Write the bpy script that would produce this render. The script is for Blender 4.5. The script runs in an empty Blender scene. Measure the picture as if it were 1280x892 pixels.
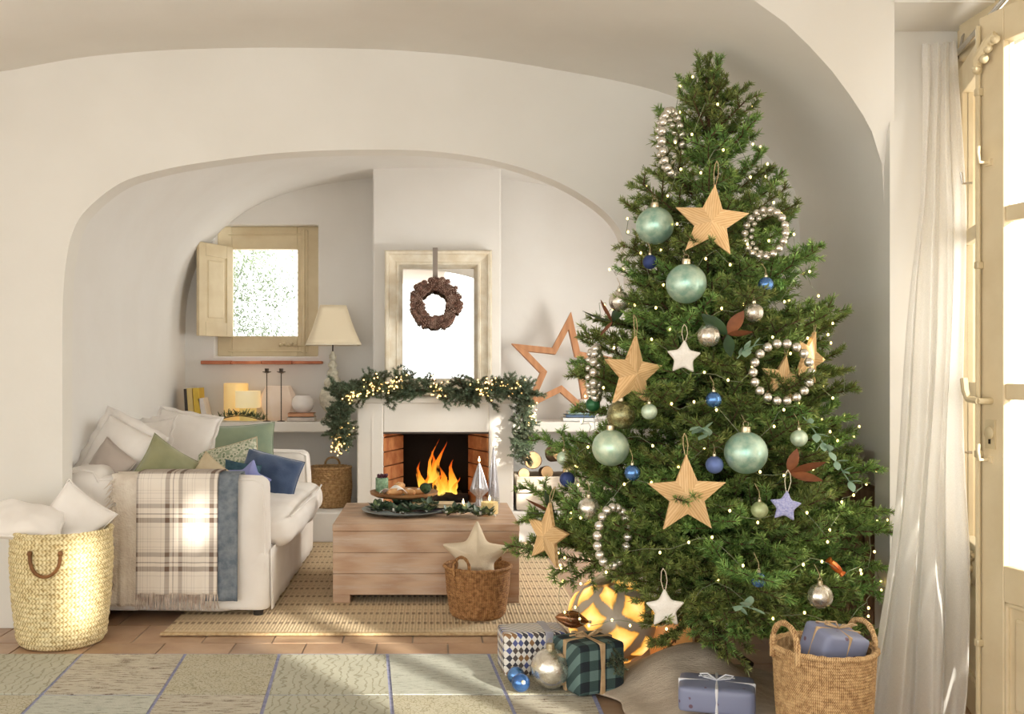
import bpy, math, random
import numpy as np
from mathutils import Vector, Matrix, Euler, noise
random.seed(7)
SC = bpy.context.scene
COL = SC.collection
PI = math.pi

# ------------------------------------------------------------------ camera
F = 1250.0                      # focal length in pixels of a 1280 x 892 frame
CH = 1.21                       # lens height; vanishing point at pixel (540, 465)
cam = bpy.data.cameras.new('camera'); camo = bpy.data.objects.new('camera', cam); COL.objects.link(camo)
camo.location = (0, 0, CH); camo.rotation_euler = (PI/2, 0, 0)
cam.sensor_width = 36; cam.lens = F/1280*36
cam.shift_x = 100/1280; cam.shift_y = 19/1280
cam.clip_start = 0.05
SC.camera = camo
# ------------------------------------------------------------------ light
W = bpy.data.worlds.new('sky'); SC.world = W; W.use_nodes = True
bg = W.node_tree.nodes['Background']; bg.inputs[0].default_value = (0.985, 1.0, 0.965, 1); bg.inputs[1].default_value = 2.2
sun = bpy.data.lights.new('sun', 'SUN'); suno = bpy.data.objects.new('sun', sun); COL.objects.link(suno)
sun.energy = 6.0; sun.angle = math.radians(1.4); sun.color = (1.0, 0.95, 0.83)
SUNV = Vector((-0.7, 1.0, -0.30))
suno.rotation_euler = SUNV.to_track_quat('-Z', 'Y').to_euler(); suno.location = (6, -6, 5)
ar = bpy.data.lights.new('door_daylight', 'AREA'); aro = bpy.data.objects.new('door_daylight', ar); COL.objects.link(aro)
ar.shape = 'RECTANGLE'; ar.size = 1.0; ar.size_y = 2.2; ar.energy = 13; ar.color = (1.0, 1.0, 0.96)
aro.location = (2.24, 2.92, 1.35); aro.rotation_euler = Vector((-1, 0.1, -0.05)).to_track_quat('-Z', 'Z').to_euler()
ar2 = bpy.data.lights.new('alcove_added_fill', 'AREA'); aro2 = bpy.data.objects.new('alcove_added_fill', ar2); COL.objects.link(aro2)  # added lamp brightening the alcove through an unseen side opening
ar2.shape = 'RECTANGLE'; ar2.size = 1.4; ar2.size_y = 1.0; ar2.energy = 55; ar2.color = (1.0, 0.99, 0.94)
aro2.location = (2.12, 5.95, 1.30); aro2.rotation_euler = Vector((-1, 0.0, 0)).to_track_quat('-Z', 'Z').to_euler()
SC.view_settings.view_transform = 'Standard'; SC.view_settings.look = 'None'
SC.view_settings.gamma = 1.0; SC.view_settings.use_curve_mapping = False
SC.view_settings.exposure = 0.58
SC.cycles.max_bounces = 8; SC.cycles.diffuse_bounces = 5; SC.cycles.glossy_bounces = 4
SC.cycles.transmission_bounces = 6; SC.cycles.transparent_max_bounces = 12
SC.cycles.sample_clamp_indirect = 6.0; SC.cycles.caustics_reflective = False; SC.cycles.caustics_refractive = False

def P(px, py, d):
    return Vector(((px-540)/F*d, d, CH-(py-465)/F*d))

# ------------------------------------------------------------------ node helpers
def nd(t, typ, ins=None, **attrs):
    n = t.nodes.new(typ)
    for k, v in attrs.items(): setattr(n, k, v)
    for k, v in (ins or {}).items():
        if isinstance(v, bpy.types.NodeSocket): t.links.new(v, n.inputs[k])
        else: n.inputs[k].default_value = v
    return n
def c4(c): return (c[0], c[1], c[2], 1.0)
def srgb(r, g, b):
    f = lambda u: (u/255/12.92) if u/255 <= 0.04045 else ((u/255+0.055)/1.055)**2.4
    return (f(r), f(g), f(b))
def newmat(name):
    m = bpy.data.materials.new(name); m.use_nodes = True
    return m, m.node_tree, m.node_tree.nodes['Principled BSDF']
def coords(t, scale=(1, 1, 1), rot=(0, 0, 0), what='Object'):
    tc = nd(t, 'ShaderNodeTexCoord')
    return nd(t, 'ShaderNodeMapping', {'Vector': tc.outputs[what], 'Scale': scale, 'Rotation': rot}).outputs[0]
def math_(t, op, a, b=0.0, c=None):
    ins = {0: a, 1: b}
    if c is not None: ins[2] = c
    return nd(t, 'ShaderNodeMath', ins, operation=op).outputs[0]
def mixc(t, fac, a, b, blend='MIX'):
    n = nd(t, 'ShaderNodeMix', data_type='RGBA', blend_type=blend)
    for i, v in ((0, fac), (6, a), (7, b)):
        if isinstance(v, bpy.types.NodeSocket): t.links.new(v, n.inputs[i])
        else: n.inputs[i].default_value = v
    return n.outputs[2]
def ramp(t, fac, stops):
    n = nd(t, 'ShaderNodeValToRGB', {'Fac': fac}); e = n.color_ramp.elements
    while len(e) < len(stops): e.new(0.5)
    for i, (p, c) in enumerate(stops):
        e[i].position = p; e[i].color = c4(c) if len(c) == 3 else c
    return n.outputs[0]
def noise_(t, vec, scale, detail=3, rough=0.5):
    return nd(t, 'ShaderNodeTexNoise', {'Vector': vec, 'Scale': scale, 'Detail': detail, 'Roughness': rough}).outputs[0]
def bump_(t, b, h, strength=0.3, dist=0.01):
    n = nd(t, 'ShaderNodeBump', {'Height': h, 'Strength': strength, 'Distance': dist})
    t.links.new(n.outputs[0], b.inputs['Normal'])
def M(name, col, rough=0.6, col2=None, scale=6.0, bump=0.0, bscale=60.0, metal=0.0, stretch=(1, 1, 1), sheen=0.0, lo=0.35, hi=0.65, dist=0.01, emit=None, emits=0.0, rnd=0.0, coat=0.0):
    m, t, b = newmat(name)
    b.inputs['Roughness'].default_value = rough; b.inputs['Metallic'].default_value = metal
    v = coords(t, stretch)
    col2 = col2 or tuple(x*0.86 for x in col)
    f = noise_(t, v, scale, 4)
    c = ramp(t, f, [(lo, col), (hi, col2)])
    if rnd:
        oi = nd(t, 'ShaderNodeObjectInfo').outputs['Random']
        val = math_(t, 'MULTIPLY_ADD', oi, 2*rnd, 1-rnd)
        c = nd(t, 'ShaderNodeHueSaturation', {'Color': c, 'Value': val}).outputs[0]
    t.links.new(c, b.inputs['Base Color'])
    if bump: bump_(t, b, noise_(t, v, bscale, 3), bump, dist)
    if sheen: b.inputs['Sheen Weight'].default_value = sheen
    if coat: b.inputs['Coat Weight'].default_value = coat
    if emit: b.inputs['Emission Color'].default_value = c4(emit); b.inputs['Emission Strength'].default_value = emits
    return m

# ------------------------------------------------------------------ mesh helpers
def wloc(o):
    v = Vector((0, 0, 0))
    while o is not None:
        v = v + o.location; o = o.parent
    return v
class G:
    def __init__(s): s.v = []; s.f = []; s.mi = []
    def add(s, vs, fs, mi=0):
        k = len(s.v); s.v += [tuple(p) for p in vs]; s.f += [tuple(i+k for i in q) for q in fs]; s.mi += [mi]*len(fs); return s
    def box(s, x0, x1, y0, y1, z0, z1, mi=0):
        return s.add([(x0,y0,z0),(x1,y0,z0),(x1,y1,z0),(x0,y1,z0),(x0,y0,z1),(x1,y0,z1),(x1,y1,z1),(x0,y1,z1)],
                     [(0,3,2,1),(4,5,6,7),(0,1,5,4),(1,2,6,5),(2,3,7,6),(3,0,4,7)], mi)
    def mbox(s, mat, sx, sy, sz, mi=0):
        g = G().box(-sx/2, sx/2, -sy/2, sy/2, -sz/2, sz/2); g.xf(mat); return s.add(g.v, g.f, mi)
    def lathe(s, prof, n=32, c=(0, 0, 0), mi=0, rfun=None, close=True):
        vs = []; fs = []
        for (r, z) in prof:
            for i in range(n):
                a = 2*PI*i/n; rr = r if rfun is None else rfun(r, z, a)
                vs.append((c[0]+rr*math.cos(a), c[1]+rr*math.sin(a), c[2]+z))
        for k in range(len(prof)-1):
            for i in range(n):
                j = (i+1) % n; fs.append((k*n+i, k*n+j, (k+1)*n+j, (k+1)*n+i))
        if close:
            fs.append(tuple(range(n-1, -1, -1))); fs.append(tuple((len(prof)-1)*n+i for i in range(n)))
        return s.add(vs, fs, mi)
    def sphere(s, c, r, n=20, m=12, sq=(1, 1, 1), mi=0):
        vs = []; fs = []
        vs.append((c[0], c[1], c[2]-r*sq[2]))
        for k in range(1, m):
            ph = -PI/2+PI*k/m
            for i in range(n):
                a = 2*PI*i/n
                vs.append((c[0]+r*sq[0]*math.cos(ph)*math.cos(a), c[1]+r*sq[1]*math.cos(ph)*math.sin(a), c[2]+r*sq[2]*math.sin(ph)))
        vs.append((c[0], c[1], c[2]+r*sq[2])); top = len(vs)-1
        for i in range(n):
            j = (i+1) % n
            fs.append((0, 1+j, 1+i)); fs.append((top, 1+(m-2)*n+i, 1+(m-2)*n+j))
            for k in range(m-2): fs.append((1+k*n+i, 1+k*n+j, 1+(k+1)*n+j, 1+(k+1)*n+i))
        return s.add(vs, fs, mi)
    def tube(s, pts, r, n=6, mi=0, closed=False):
        pts = [Vector(p) for p in pts]; m = len(pts); vs = []; fs = []
        rs = r if isinstance(r, (list, tuple)) else [r]*m
        up = None
        for k in range(m):
            if closed: t = pts[(k+1) % m]-pts[k-1]
            else: t = pts[min(k+1, m-1)]-pts[max(k-1, 0)]
            t = t.normalized() if t.length > 1e-9 else Vector((0, 0, 1))
            if up is None:
                up = Vector((0, 0, 1)) if abs(t.z) < 0.9 else Vector((1, 0, 0))
            a = t.cross(up)
            a = a.normalized() if a.length > 1e-6 else t.orthogonal().normalized()
            b = a.cross(t).normalized(); up = b
            for i in range(n):
                q = 2*PI*i/n; vs.append(pts[k]+a*(rs[k]*math.cos(q))+b*(rs[k]*math.sin(q)))
        for k in range(m if closed else m-1):
            k2 = (k+1) % m
            for i in range(n):
                j = (i+1) % n; fs.append((k*n+i, k*n+j, k2*n+j, k2*n+i))
        if not closed:
            fs.append(tuple(range(n-1, -1, -1))); fs.append(tuple((m-1)*n+i for i in range(n)))
        return s.add(vs, fs, mi)
    def prism(s, poly, h0, h1, mat=None, mi=0):          # polygon in local xz, extruded along local y
        n = len(poly); vs = [Vector((x, h0, z)) for x, z in poly]+[Vector((x, h1, z)) for x, z in poly]
        if mat is not None: vs = [mat @ p for p in vs]
        fs = [tuple(range(n)), tuple(range(2*n-1, n-1, -1))]
        for i in range(n):
            j = (i+1) % n; fs.append((j, i, n+i, n+j))
        return s.add(vs, fs, mi)
    def grid(s, fn, nu, nv, mi=0, flip=False, wrapu=False):
        vs = [fn(i/nu, j/nv) for j in range(nv+1) for i in range(nu if wrapu else nu+1)]
        w = nu if wrapu else nu+1; fs = []
        for j in range(nv):
            for i in range(nu):
                i2 = (i+1) % w
                q = (j*w+i, j*w+i2, (j+1)*w+i2, (j+1)*w+i); fs.append(q[::-1] if flip else q)
        return s.add(vs, fs, mi)
    def softbox(s, x0, x1, y0, y1, z0, z1, r=0.05, puff=0.0, n=10, nz=0.0, seed=0, mi=0):
        c = Vector(((x0+x1)/2, (y0+y1)/2, (z0+z1)/2)); h = Vector(((x1-x0)/2, (y1-y0)/2, (z1-z0)/2))
        def warp(p):
            q = Vector([max(-h[i]+r, min(h[i]-r, p[i])) for i in range(3)])
            d = p-q; l = d.length
            o = q+d*(r/l) if l > 1e-9 else p
            u = [p[i]/h[i] for i in range(3)]
            for i in range(3):
                j, k = (i+1) % 3, (i+2) % 3
                o[i] += puff*u[i]*(1-u[j]**2)*(1-u[k]**2)
            o = o+c
            if nz:
                nv = noise.noise_vector(o*5+Vector((seed, 0, 0)))*nz+noise.noise_vector(o*14+Vector((0, seed, 0)))*nz*0.4
                o = o+nv
            return o
        def sp(t):                                        # samples bunched towards the edges
            t = 2*t-1; return math.copysign(abs(t)**0.6, t)
        for ax in range(3):
            for sg in (-1, 1):
                j, k = (ax+1) % 3, (ax+2) % 3
                def fn(u, v):
                    p = Vector((0, 0, 0)); p[ax] = sg*h[ax]; p[j] = sp(u)*h[j]; p[k] = sp(v)*h[k]
                    return warp(p)
                s.grid(fn, n, n, mi, flip=(sg < 0))
        return s
    def xf(s, m): s.v = [tuple(m @ Vector(p)) for p in s.v]; return s
    def mesh(s, name, mats, smooth=True, ang=40, merge=False):
        me = bpy.data.meshes.new(name); me.from_pydata(s.v, [], s.f)
        for m in (mats if isinstance(mats, (list, tuple)) else [mats]): me.materials.append(m)
        if any(s.mi): me.polygons.foreach_set('material_index', s.mi)
        if merge:
            import bmesh
            bm = bmesh.new(); bm.from_mesh(me); bmesh.ops.remove_doubles(bm, verts=bm.verts, dist=1e-5)
            bmesh.ops.recalc_face_normals(bm, faces=bm.faces); bm.to_mesh(me); bm.free()
        if smooth:
            me.shade_smooth()
            if ang < 180: me.set_sharp_from_angle(angle=math.radians(ang))
        me.update(); return me
    def build(s, name, mats, parent=None, at=None, local=False, smooth=True, ang=40, bevel=0.0, merge=False, solid=0.0, seg=2):
        off = Vector((0, 0, 0))
        if not local:
            off = (wloc(parent) if parent else Vector((0, 0, 0)))+(Vector(at) if at is not None else Vector((0, 0, 0)))
            if off.length > 0: s.v = [(p[0]-off.x, p[1]-off.y, p[2]-off.z) for p in s.v]
        o = link(name, s.mesh(name, mats, smooth, ang, merge), parent)
        if at is not None: o.location = at
        if bevel:
            b = o.modifiers.new('bevel', 'BEVEL'); b.width = bevel; b.segments = seg; b.limit_method = 'ANGLE'; b.angle_limit = math.radians(35)
        if solid:
            b = o.modifiers.new('solidify', 'SOLIDIFY'); b.thickness = solid; b.offset = 0
        return o
def link(name, me, parent=None, loc=None, rot=None, scale=None):
    o = bpy.data.objects.new(name, me); COL.objects.link(o)
    if parent is not None: o.parent = parent
    if loc is not None: o.location = loc
    if rot is not None: o.rotation_euler = rot
    if scale is not None: o.scale = (scale,)*3 if isinstance(scale, (int, float)) else scale
    return o
def tag(o, label, cat, group=None):
    o['label'] = label; o['category'] = cat
    if group: o['group'] = group
    return o
def thing(name, label, cat, loc=(0, 0, 0), group=None, rot=None):
    o = link(name, None, None, loc, rot); o.empty_display_size = 0.05
    return tag(o, label, cat, group)
def struct(o, label=None, cat=None):
    o['kind'] = 'structure'
    if label: o['label'] = label
    if cat: o['category'] = cat
    return o
def TR(loc, rx=0, ry=0, rz=0):
    return Matrix.Translation(Vector(loc)) @ Euler((math.radians(rx), math.radians(ry), math.radians(rz)), 'XYZ').to_matrix().to_4x4()
def interp(tab, x):
    if x <= tab[0][0]: return tab[0][1]
    for (a, fa), (b, fb) in zip(tab, tab[1:]):
        if x <= b: return fa+(fb-fa)*(x-a)/(b-a)
    return tab[-1][1]
def smoothcurve(pts, n=8):
    out = []
    for i in range(len(pts)-1):
        p0 = pts[max(i-1, 0)]; p1 = pts[i]; p2 = pts[i+1]; p3 = pts[min(i+2, len(pts)-1)]
        for k in range(n):
            t = k/n
            out.append(tuple(0.5*((2*b)+(-a+c)*t+(2*a-5*b+4*c-d)*t*t+(-a+3*b-3*c+d)*t**3) for a, b, c, d in zip(p0, p1, p2, p3)))
    out.append(tuple(pts[-1])); return out
def starpoly(R, r, n=5, rot=PI/2):
    return [((R if k % 2 == 0 else r)*math.cos(rot+PI*k/n), (R if k % 2 == 0 else r)*math.sin(rot+PI*k/n)) for k in range(2*n)]
# ================================================================== the room
D0, D1 = 4.73, 4.86             # front arch wall
DB = 7.9                        # wall at the back of the alcove
plaster = M('plaster', (0.82, 0.795, 0.745), 0.92, (0.79, 0.763, 0.71), 2.5, bump=0.12, bscale=9, dist=0.02)
plaster_alc = M('plaster_alcove', (0.82, 0.80, 0.77), 0.92, (0.795, 0.77, 0.735), 2.5, bump=0.12, bscale=9, dist=0.02)
plaster_white = M('plaster_white', (0.86, 0.83, 0.78), 0.85, (0.83, 0.79, 0.73), 3, bump=0.1, bscale=14, dist=0.01)
mortar = M('mortar', (0.40, 0.34, 0.29), 0.95, bump=0.2)
terracotta = M('terracotta', srgb(186, 156, 128), 0.38, srgb(164, 132, 106), 5, bump=0.15, bscale=25, rnd=0.14, coat=0.15)
brickm = M('firebrick', srgb(214, 150, 96), 0.9, srgb(176, 104, 60), 9, bump=0.5, bscale=40, rnd=0.12)
soot = M('soot', (0.018, 0.014, 0.012), 1.0, bump=0.4, bscale=20)
cream = M('cream_paint', srgb(222, 206, 172), 0.5, srgb(214, 196, 160), 8, bump=0.06, bscale=60)
white_paint = M('white_paint', srgb(238, 228, 208), 0.45, srgb(228, 214, 190), 8, bump=0.05)
gold_metal = M('old_cream_metal', srgb(214, 198, 162), 0.4, metal=0.2)
steel = M('steel', (0.62, 0.60, 0.57), 0.25, metal=1.0)
dark_metal = M('dark_metal', (0.06, 0.045, 0.035), 0.4, metal=0.8)
def glassmat(name, tint=(1, 1, 1), rough=0.0, gloss=0.06):
    m, t, b = newmat(name)
    tr = nd(t, 'ShaderNodeBsdfTransparent', {'Color': c4(tint)}); gl = nd(t, 'ShaderNodeBsdfGlossy', {'Roughness': rough})
    mx = nd(t, 'ShaderNodeMixShader', {'Fac': gloss, 1: tr.outputs[0], 2: gl.outputs[0]})
    t.links.new(mx.outputs[0], t.nodes['Material Output'].inputs['Surface']); return m
glass = glassmat('window_glass')

# floor: mortar bed with terracotta tiles
fl = struct(G().box(-3.4, 2.7, -3.0, 8.0, -0.12, -0.006).build('floor', mortar, smooth=False))
tw, gap = 0.315, 0.008
tme = G().box(-tw/2+gap/2, tw/2-gap/2, -tw/2+gap/2, tw/2-gap/2, -0.02, 0.0).mesh('tile', terracotta, False)
for j in range(13):
    for i in range(16):
        x = -2.45+i*tw+(0.5*tw if j % 2 else 0); y = 3.37+j*tw
        if x > 2.05 or y > 7.2: continue
        o = link('tile', tme, fl, (x, y, random.uniform(-0.0025, 0)), (random.uniform(-.003, .003), random.uniform(-.003, .003), random.choice((0, PI/2, PI))))
rest = G().box(-3.4, 2.7, -3.0, 3.37-tw/2, -0.02, -0.002).build('tile_field', terracotta, fl, smooth=False)

# ceiling profile and arch profile, both as (x, z) at the front wall plane
def WP(px, py, d=D0): p = P(px, py, d); return (p.x, p.z)
ceil_pts = [(-2.6, 2.50), (-2.3, 2.60)]+[WP(*q) for q in [(0,90),(100,72),(200,63),(300,60),(400,60),(500,63),(600,72),(700,88),(780,103),(840,120),(900,148),(940,178),(970,206),(988,228),(997,248)]]+[(1.739, 1.95), (1.74, 1.80)]
ceil_c = [(-3.4, 2.20), (-2.9, 2.38)]+smoothcurve(ceil_pts, 5)
arch_pts = [WP(*q) for q in [(78,420),(79,370),(83,325),(91,290),(108,262),(150,229),(200,213),(260,202),(350,191),(450,187),(540,189),(620,201),(690,224),(740,252),(770,280),(782,310),(787,360),(788,420)]]
arch_c = smoothcurve(arch_pts, 5)
ceil_tab = sorted(ceil_c)
def ceilz(x): return interp(ceil_tab, x)
# front wall: two piers and the band above the arch, one continuous mesh with a soft arris
g = G()
outer = ceil_c
xl, xr = arch_c[0][0], arch_c[-1][0]
def wallring(y, inset):
    ac = [(max(min(x+(inset if x < -0.4 else -inset)*0, 9), -9), z) for x, z in arch_c]
    return ac
def strip(cols):
    vs = []; fs = []
    for (x, a, b_) in cols: vs += [(x, D0, b_), (x, D0, a), (x, D1, a), (x, D1, b_)]
    for k in range(len(cols)-1):
        o = 4*k; p = o+4
        fs += [(o, o+1, p+1, p), (o+1, o+2, p+2, p+1), (o+2, o+3, p+3, p+2)]
    g.add(vs, fs)
g = G()
strip([(float(x), 0.0, ceilz(x)+0.25) for x in np.linspace(-3.4, xl, 10)])
strip([(x, z, ceilz(x)+0.25) for x, z in arch_c])
strip([(float(x), 0.0, ceilz(min(x, 1.74))+0.25) for x in np.linspace(xr, 1.9, 8)])
for x, z in (arch_c[0], arch_c[-1]): g.add([(x, D0, 0), (x, D1, 0), (x, D1, z), (x, D0, z)], [(0, 1, 2, 3)])
fw = struct(g.build('wall_front', plaster, ang=50))
# ceiling: barrel vault along the depth, cut by the window's cross vault (a sharp groin)
cross_tab = [(0.5, 3.02), (2.6, 2.92), (3.0, 2.80), (3.3, 2.67), (3.51, 2.52), (3.65, 2.40), (3.75, 2.25), (3.82, 2.13), (3.85, 2.0)]
def crossz(y): return interp(cross_tab, y) if y < 3.8505 else 0
def groinx(y):
    cz = crossz(y); lo, hi = 0.0, 1.74
    if ceilz(0.0) < cz: return 0.0
    for _ in range(40):
        m = (lo+hi)/2
        if ceilz(m) > cz: lo = m
        else: hi = m
    return lo
ys = [D0+0.06, 4.5, 4.2, 4.0, 3.852, 3.85, 3.82, 3.79, 3.75, 3.70, 3.65, 3.58, 3.51, 3.45, 3.38, 3.3, 3.2, 3.1, 3.0, 2.8, 2.6, 1.5, 0.5, -0.8, -2.4]
g = G(); NA, NB = 60, 10
vs = []; fs = []
for y in ys:
    if y < 3.851: xg = max(groinx(y), 0.2)
    else: xg = 1.7399
    for i in range(NA+1):
        t = i/NA; x = -3.4+(xg+3.4)*(1-(1-t)**1.6)
        vs.append((x, y, ceilz(x) if y > 3.845 or True else 0))
    for i in range(NB+1):
        xe = 0.4625*y if 3.49 < y < 3.851 else 1.76
        x = xg+(max(xe, xg)-xg)*i/NB
        vs.append((x, y, ceilz(x) if y > 3.851 else max(crossz(y), ceilz(x))))
w = NA+NB+2
for j in range(len(ys)-1):
    for i in range(w-1):
        fs.append((j*w+i, j*w+i+1, (j+1)*w+i+1, (j+1)*w+i))
ceil = struct(G().add(vs, fs).build('ceiling', plaster, ang=28, merge=True, solid=0.0))
struct(G().box(-3.4, 2.6, -2.4, 4.8, 3.2, 3.3).build('ceiling', plaster, smooth=False))

# right wall with the glazed door's recess, a low niche behind the tree and unseen openings added nearer the camera for sun patches
XR = 1.74
g = G()
g.box(XR, 2.07, 3.80, 3.93, 0, 3.3)                 # pier beside the door recess
g.box(XR, 2.07, 3.93, 4.80, 0.90, 3.3)              # above the low niche
g.box(1.99, 2.07, 3.93, 4.80, 0, 0.90)              # back of the niche
g.box(XR, 2.07, 4.68, 4.80, 0, 0.90)
g.box(XR, 2.25, 2.35, 3.80, 2.51, 3.3)              # above the recess soffit
g.box(XR, 2.25, 2.00, 2.35, 0, 3.3)
q = [(0.4625*3.8, 3.8), (0.4625*3.5, 3.5), (2.25, 3.5), (2.25, 3.8)]
g.add([(x, y, 2.504) for x, y in q]+[(x, y, 3.29) for x, y in q], [(3, 2, 1, 0), (4, 5, 6, 7), (0, 1, 5, 4), (1, 2, 6, 5), (2, 3, 7, 6), (3, 0, 4, 7)])
wr = struct(g.build('wall_right', plaster, smooth=False))
holes = [(0.78, 1.40, 0.45, 1.12), (1.52, 1.78, 0.40, 1.02), (0.56, 0.82, 1.62, 1.84), (-0.50, -0.20, 1.50, 1.90)]  # openings added to throw sun patches on floor, throw and basket
edges_y = sorted({-4.0, 2.0, *[h[0] for h in holes], *[h[1] for h in holes]})
edges_z = sorted({0.0, 4.2, *[h[2] for h in holes], *[h[3] for h in holes]})
g = G()
for a, b in zip(edges_y, edges_y[1:]):
    for c, d in zip(edges_z, edges_z[1:]):
        my, mz = (a+b)/2, (c+d)/2
        if not any(h[0] < my < h[1] and h[2] < mz < h[3] for h in holes): g.box(XR, XR+0.06, a, b, c, d)
struct(g.build('wall_right', plaster, smooth=False, merge=True))

struct(G().box(-3.5, -3.4, 1.85, 4.8, 0, 3.3).build('wall_left', plaster, smooth=False))
# alcove shell
AX, AZ0, AH, AN = 1.95, 1.45, 1.30, 2.7
def vault(t):
    # t in 0..1 along the profile from left floor over the top to right floor
    s = 2*t-1
    a = min(max((abs(s)-0.0)/0.8, 0), 1.0)
    if abs(s) > 0.8:
        return (math.copysign(AX, s), AZ0*(1-(abs(s)-0.8)/0.2))
    th = a*PI/2
    x = AX*math.copysign(math.sin(th)**(2/AN), s); z = AZ0+AH*math.cos(th)**(2/AN)
    return (x, z)
def vf(u, v):
    x, z = vault(u); return (x, D1+(DB-D1)*v, z)
g = G()
prof = [vault(k/96) for k in range(97)]
prof = [p for p in prof if not (p[0] > AX-1e-4 and p[1] < AZ0)]      # the right flank is made separately, with the added openings
def vf(u, v):
    k = min(int(round(u*(len(prof)-1))), len(prof)-1); return (prof[k][0], D1+(DB-D1)*v, prof[k][1])
g.grid(vf, len(prof)-1, 4)
aholes = [(5.25, 6.65, 0.85, 1.44), (5.0, 5.22, 1.18, 1.44), (5.0, 5.22, 0.30, 0.62)]  # added unseen openings: one for the alcove lamp, slits for sun patches
ey = sorted({D1, DB, *[h[0] for h in aholes], *[h[1] for h in aholes]}); ez = sorted({0.0, AZ0, *[h[2] for h in aholes], *[h[3] for h in aholes]})
for a, c in zip(ey, ey[1:]):
    for e, f in zip(ez, ez[1:]):
        if not any(h[0] < (a+c)/2 < h[1] and h[2] < (e+f)/2 < h[3] for h in aholes): g.add([(AX, a, e), (AX, c, e), (AX, c, f), (AX, a, f)], [(0, 1, 2, 3)])
struct(g.build('wall_alcove', plaster_alc, ang=60))
struct(G().box(2.55, 2.65, 4.72, 8.2, 0, 3.6).build('wall_sunblock', plaster_white, smooth=False))  # added unseen wall that blocks sun from the alcove's side opening
# back wall with the window opening
wx0, wx1, wz0, wz1 = -1.715, -0.90, 1.335, 2.375
g = G()
XS, ZS = [-2.1, wx0, wx1, 2.1], [0, wz0, wz1, 3.0]
for i in range(3):
    for j in range(3):
        if i == 1 and j == 1: continue
        g.add([(XS[i], DB, ZS[j]), (XS[i+1], DB, ZS[j]), (XS[i+1], DB, ZS[j+1]), (XS[i], DB, ZS[j+1])], [(0, 1, 2, 3)])
q = [(wx0, wz0), (wx1, wz0), (wx1, wz1), (wx0, wz1)]
for k in range(4):
    (a, c), (e, f) = q[k], q[(k+1) % 4]; g.add([(a, DB, c), (a, DB+0.3, c), (e, DB+0.3, f), (e, DB, f)], [(0, 1, 2, 3)])
struct(g.build('wall_back', plaster_alc, smooth=False, merge=True, bevel=0.012))
# low plinth under the shelves and the chimney breast
struct(G().box(-1.95, 1.95, 7.10, DB, 0, 0.216).build('trim_1', plaster_alc, smooth=False, bevel=0.012))
struct(G().box(-0.447, 0.52, 7.53, DB, 0.96, 2.95).build('wall_chimney', plaster_alc, smooth=False, bevel=0.012))
for nm, a, b in (('trim_2', -1.97, -0.536), ('trim_3', 0.582, 1.97)):
    struct(G().box(a, b, 7.45, DB, 0.763, 0.84).build(nm, plaster_white, smooth=False, bevel=0.01), 'white plaster shelf built in beside the fireplace')

# fireplace
fp = thing('fireplace', 'white plaster fireplace with brick-lined opening under the mantel garland', 'fireplace', (0.02, 7.15, 0.216))
g = G(); FX0, FX1, FY = -0.536, 0.582, 7.15
ox0, ox1, oz1 = -0.349, 0.406, 0.781
g.box(FX0, ox0, FY, 7.52, 0.216, 0.99); g.box(ox1, FX1, FY, 7.52, 0.216, 0.99); g.box(ox0, ox1, FY, 7.52, oz1, 0.99)
g.build('surround', plaster_white, fp, smooth=False, bevel=0.008, merge=False)
G().box(FX0-0.035, FX1+0.03, FY-0.03, 7.46, 0.99, 1.028).build('mantel', plaster_white, fp, smooth=False, bevel=0.006)
G().box(FX0+0.105, FX0+0.112, FY-0.004, FY+0.01, 0.216, 0.87).build('moulding', plaster_white, fp, smooth=False)
g = G(); g.box(ox0, ox1, 7.80, 7.86, 0.216, 0.9); g.box(ox0-0.0, ox0+0.05, 7.50, 7.82, 0.216, .9); g.box(ox1-0.05, ox1, 7.50, 7.82, 0.216, .9); g.box(ox0, ox1, 7.5, 7.82, 0.85, 0.95)
g.build('firebox', soot, fp, smooth=False)
G().box(ox0, ox1, FY+0.01, 7.82, 0.2165, 0.222).build('hearth', soot, fp, smooth=False)
bh = 0.105
for side in (0, 1):
    z = 0.222
    k = 0
    while z < oz1-0.01:
        h = min(bh-0.008, oz1-z-0.002)
        x0, x1 = (ox0+0.001, ox0+0.05) if side == 0 else (ox1-0.05, ox1-0.001)
        for (a, b) in (((FY+0.012, FY+0.25), (FY+0.256, FY+0.36)) if k % 2 else ((FY+0.012, FY+0.13), (FY+0.136, FY+0.36))):
            e0, e1 = 0.005+.13*(a-FY)/.36, 0.005+.13*(b-FY)/.36
            pl = [(ox0+.0005, a), (ox0+e0, a), (ox0+e1, b), (ox0+.0005, b)] if side == 0 else [(ox1-e0, a), (ox1-.0005, a), (ox1-.0005, b), (ox1-e1, b)]
            G().add([(x, y, z) for x, y in pl]+[(x, y, z+h) for x, y in pl], [(3, 2, 1, 0), (4, 5, 6, 7), (0, 1, 5, 4), (1, 2, 6, 5), (2, 3, 7, 6), (3, 0, 4, 7)]).build('brick', brickm, fp, smooth=False, bevel=0.003)
        z += bh; k += 1
G().box(ox0, ox1, FY+0.004, FY+0.03, oz1-0.012, oz1-0.001).build('iron_lintel', dark_metal, fp, smooth=False)
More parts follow.
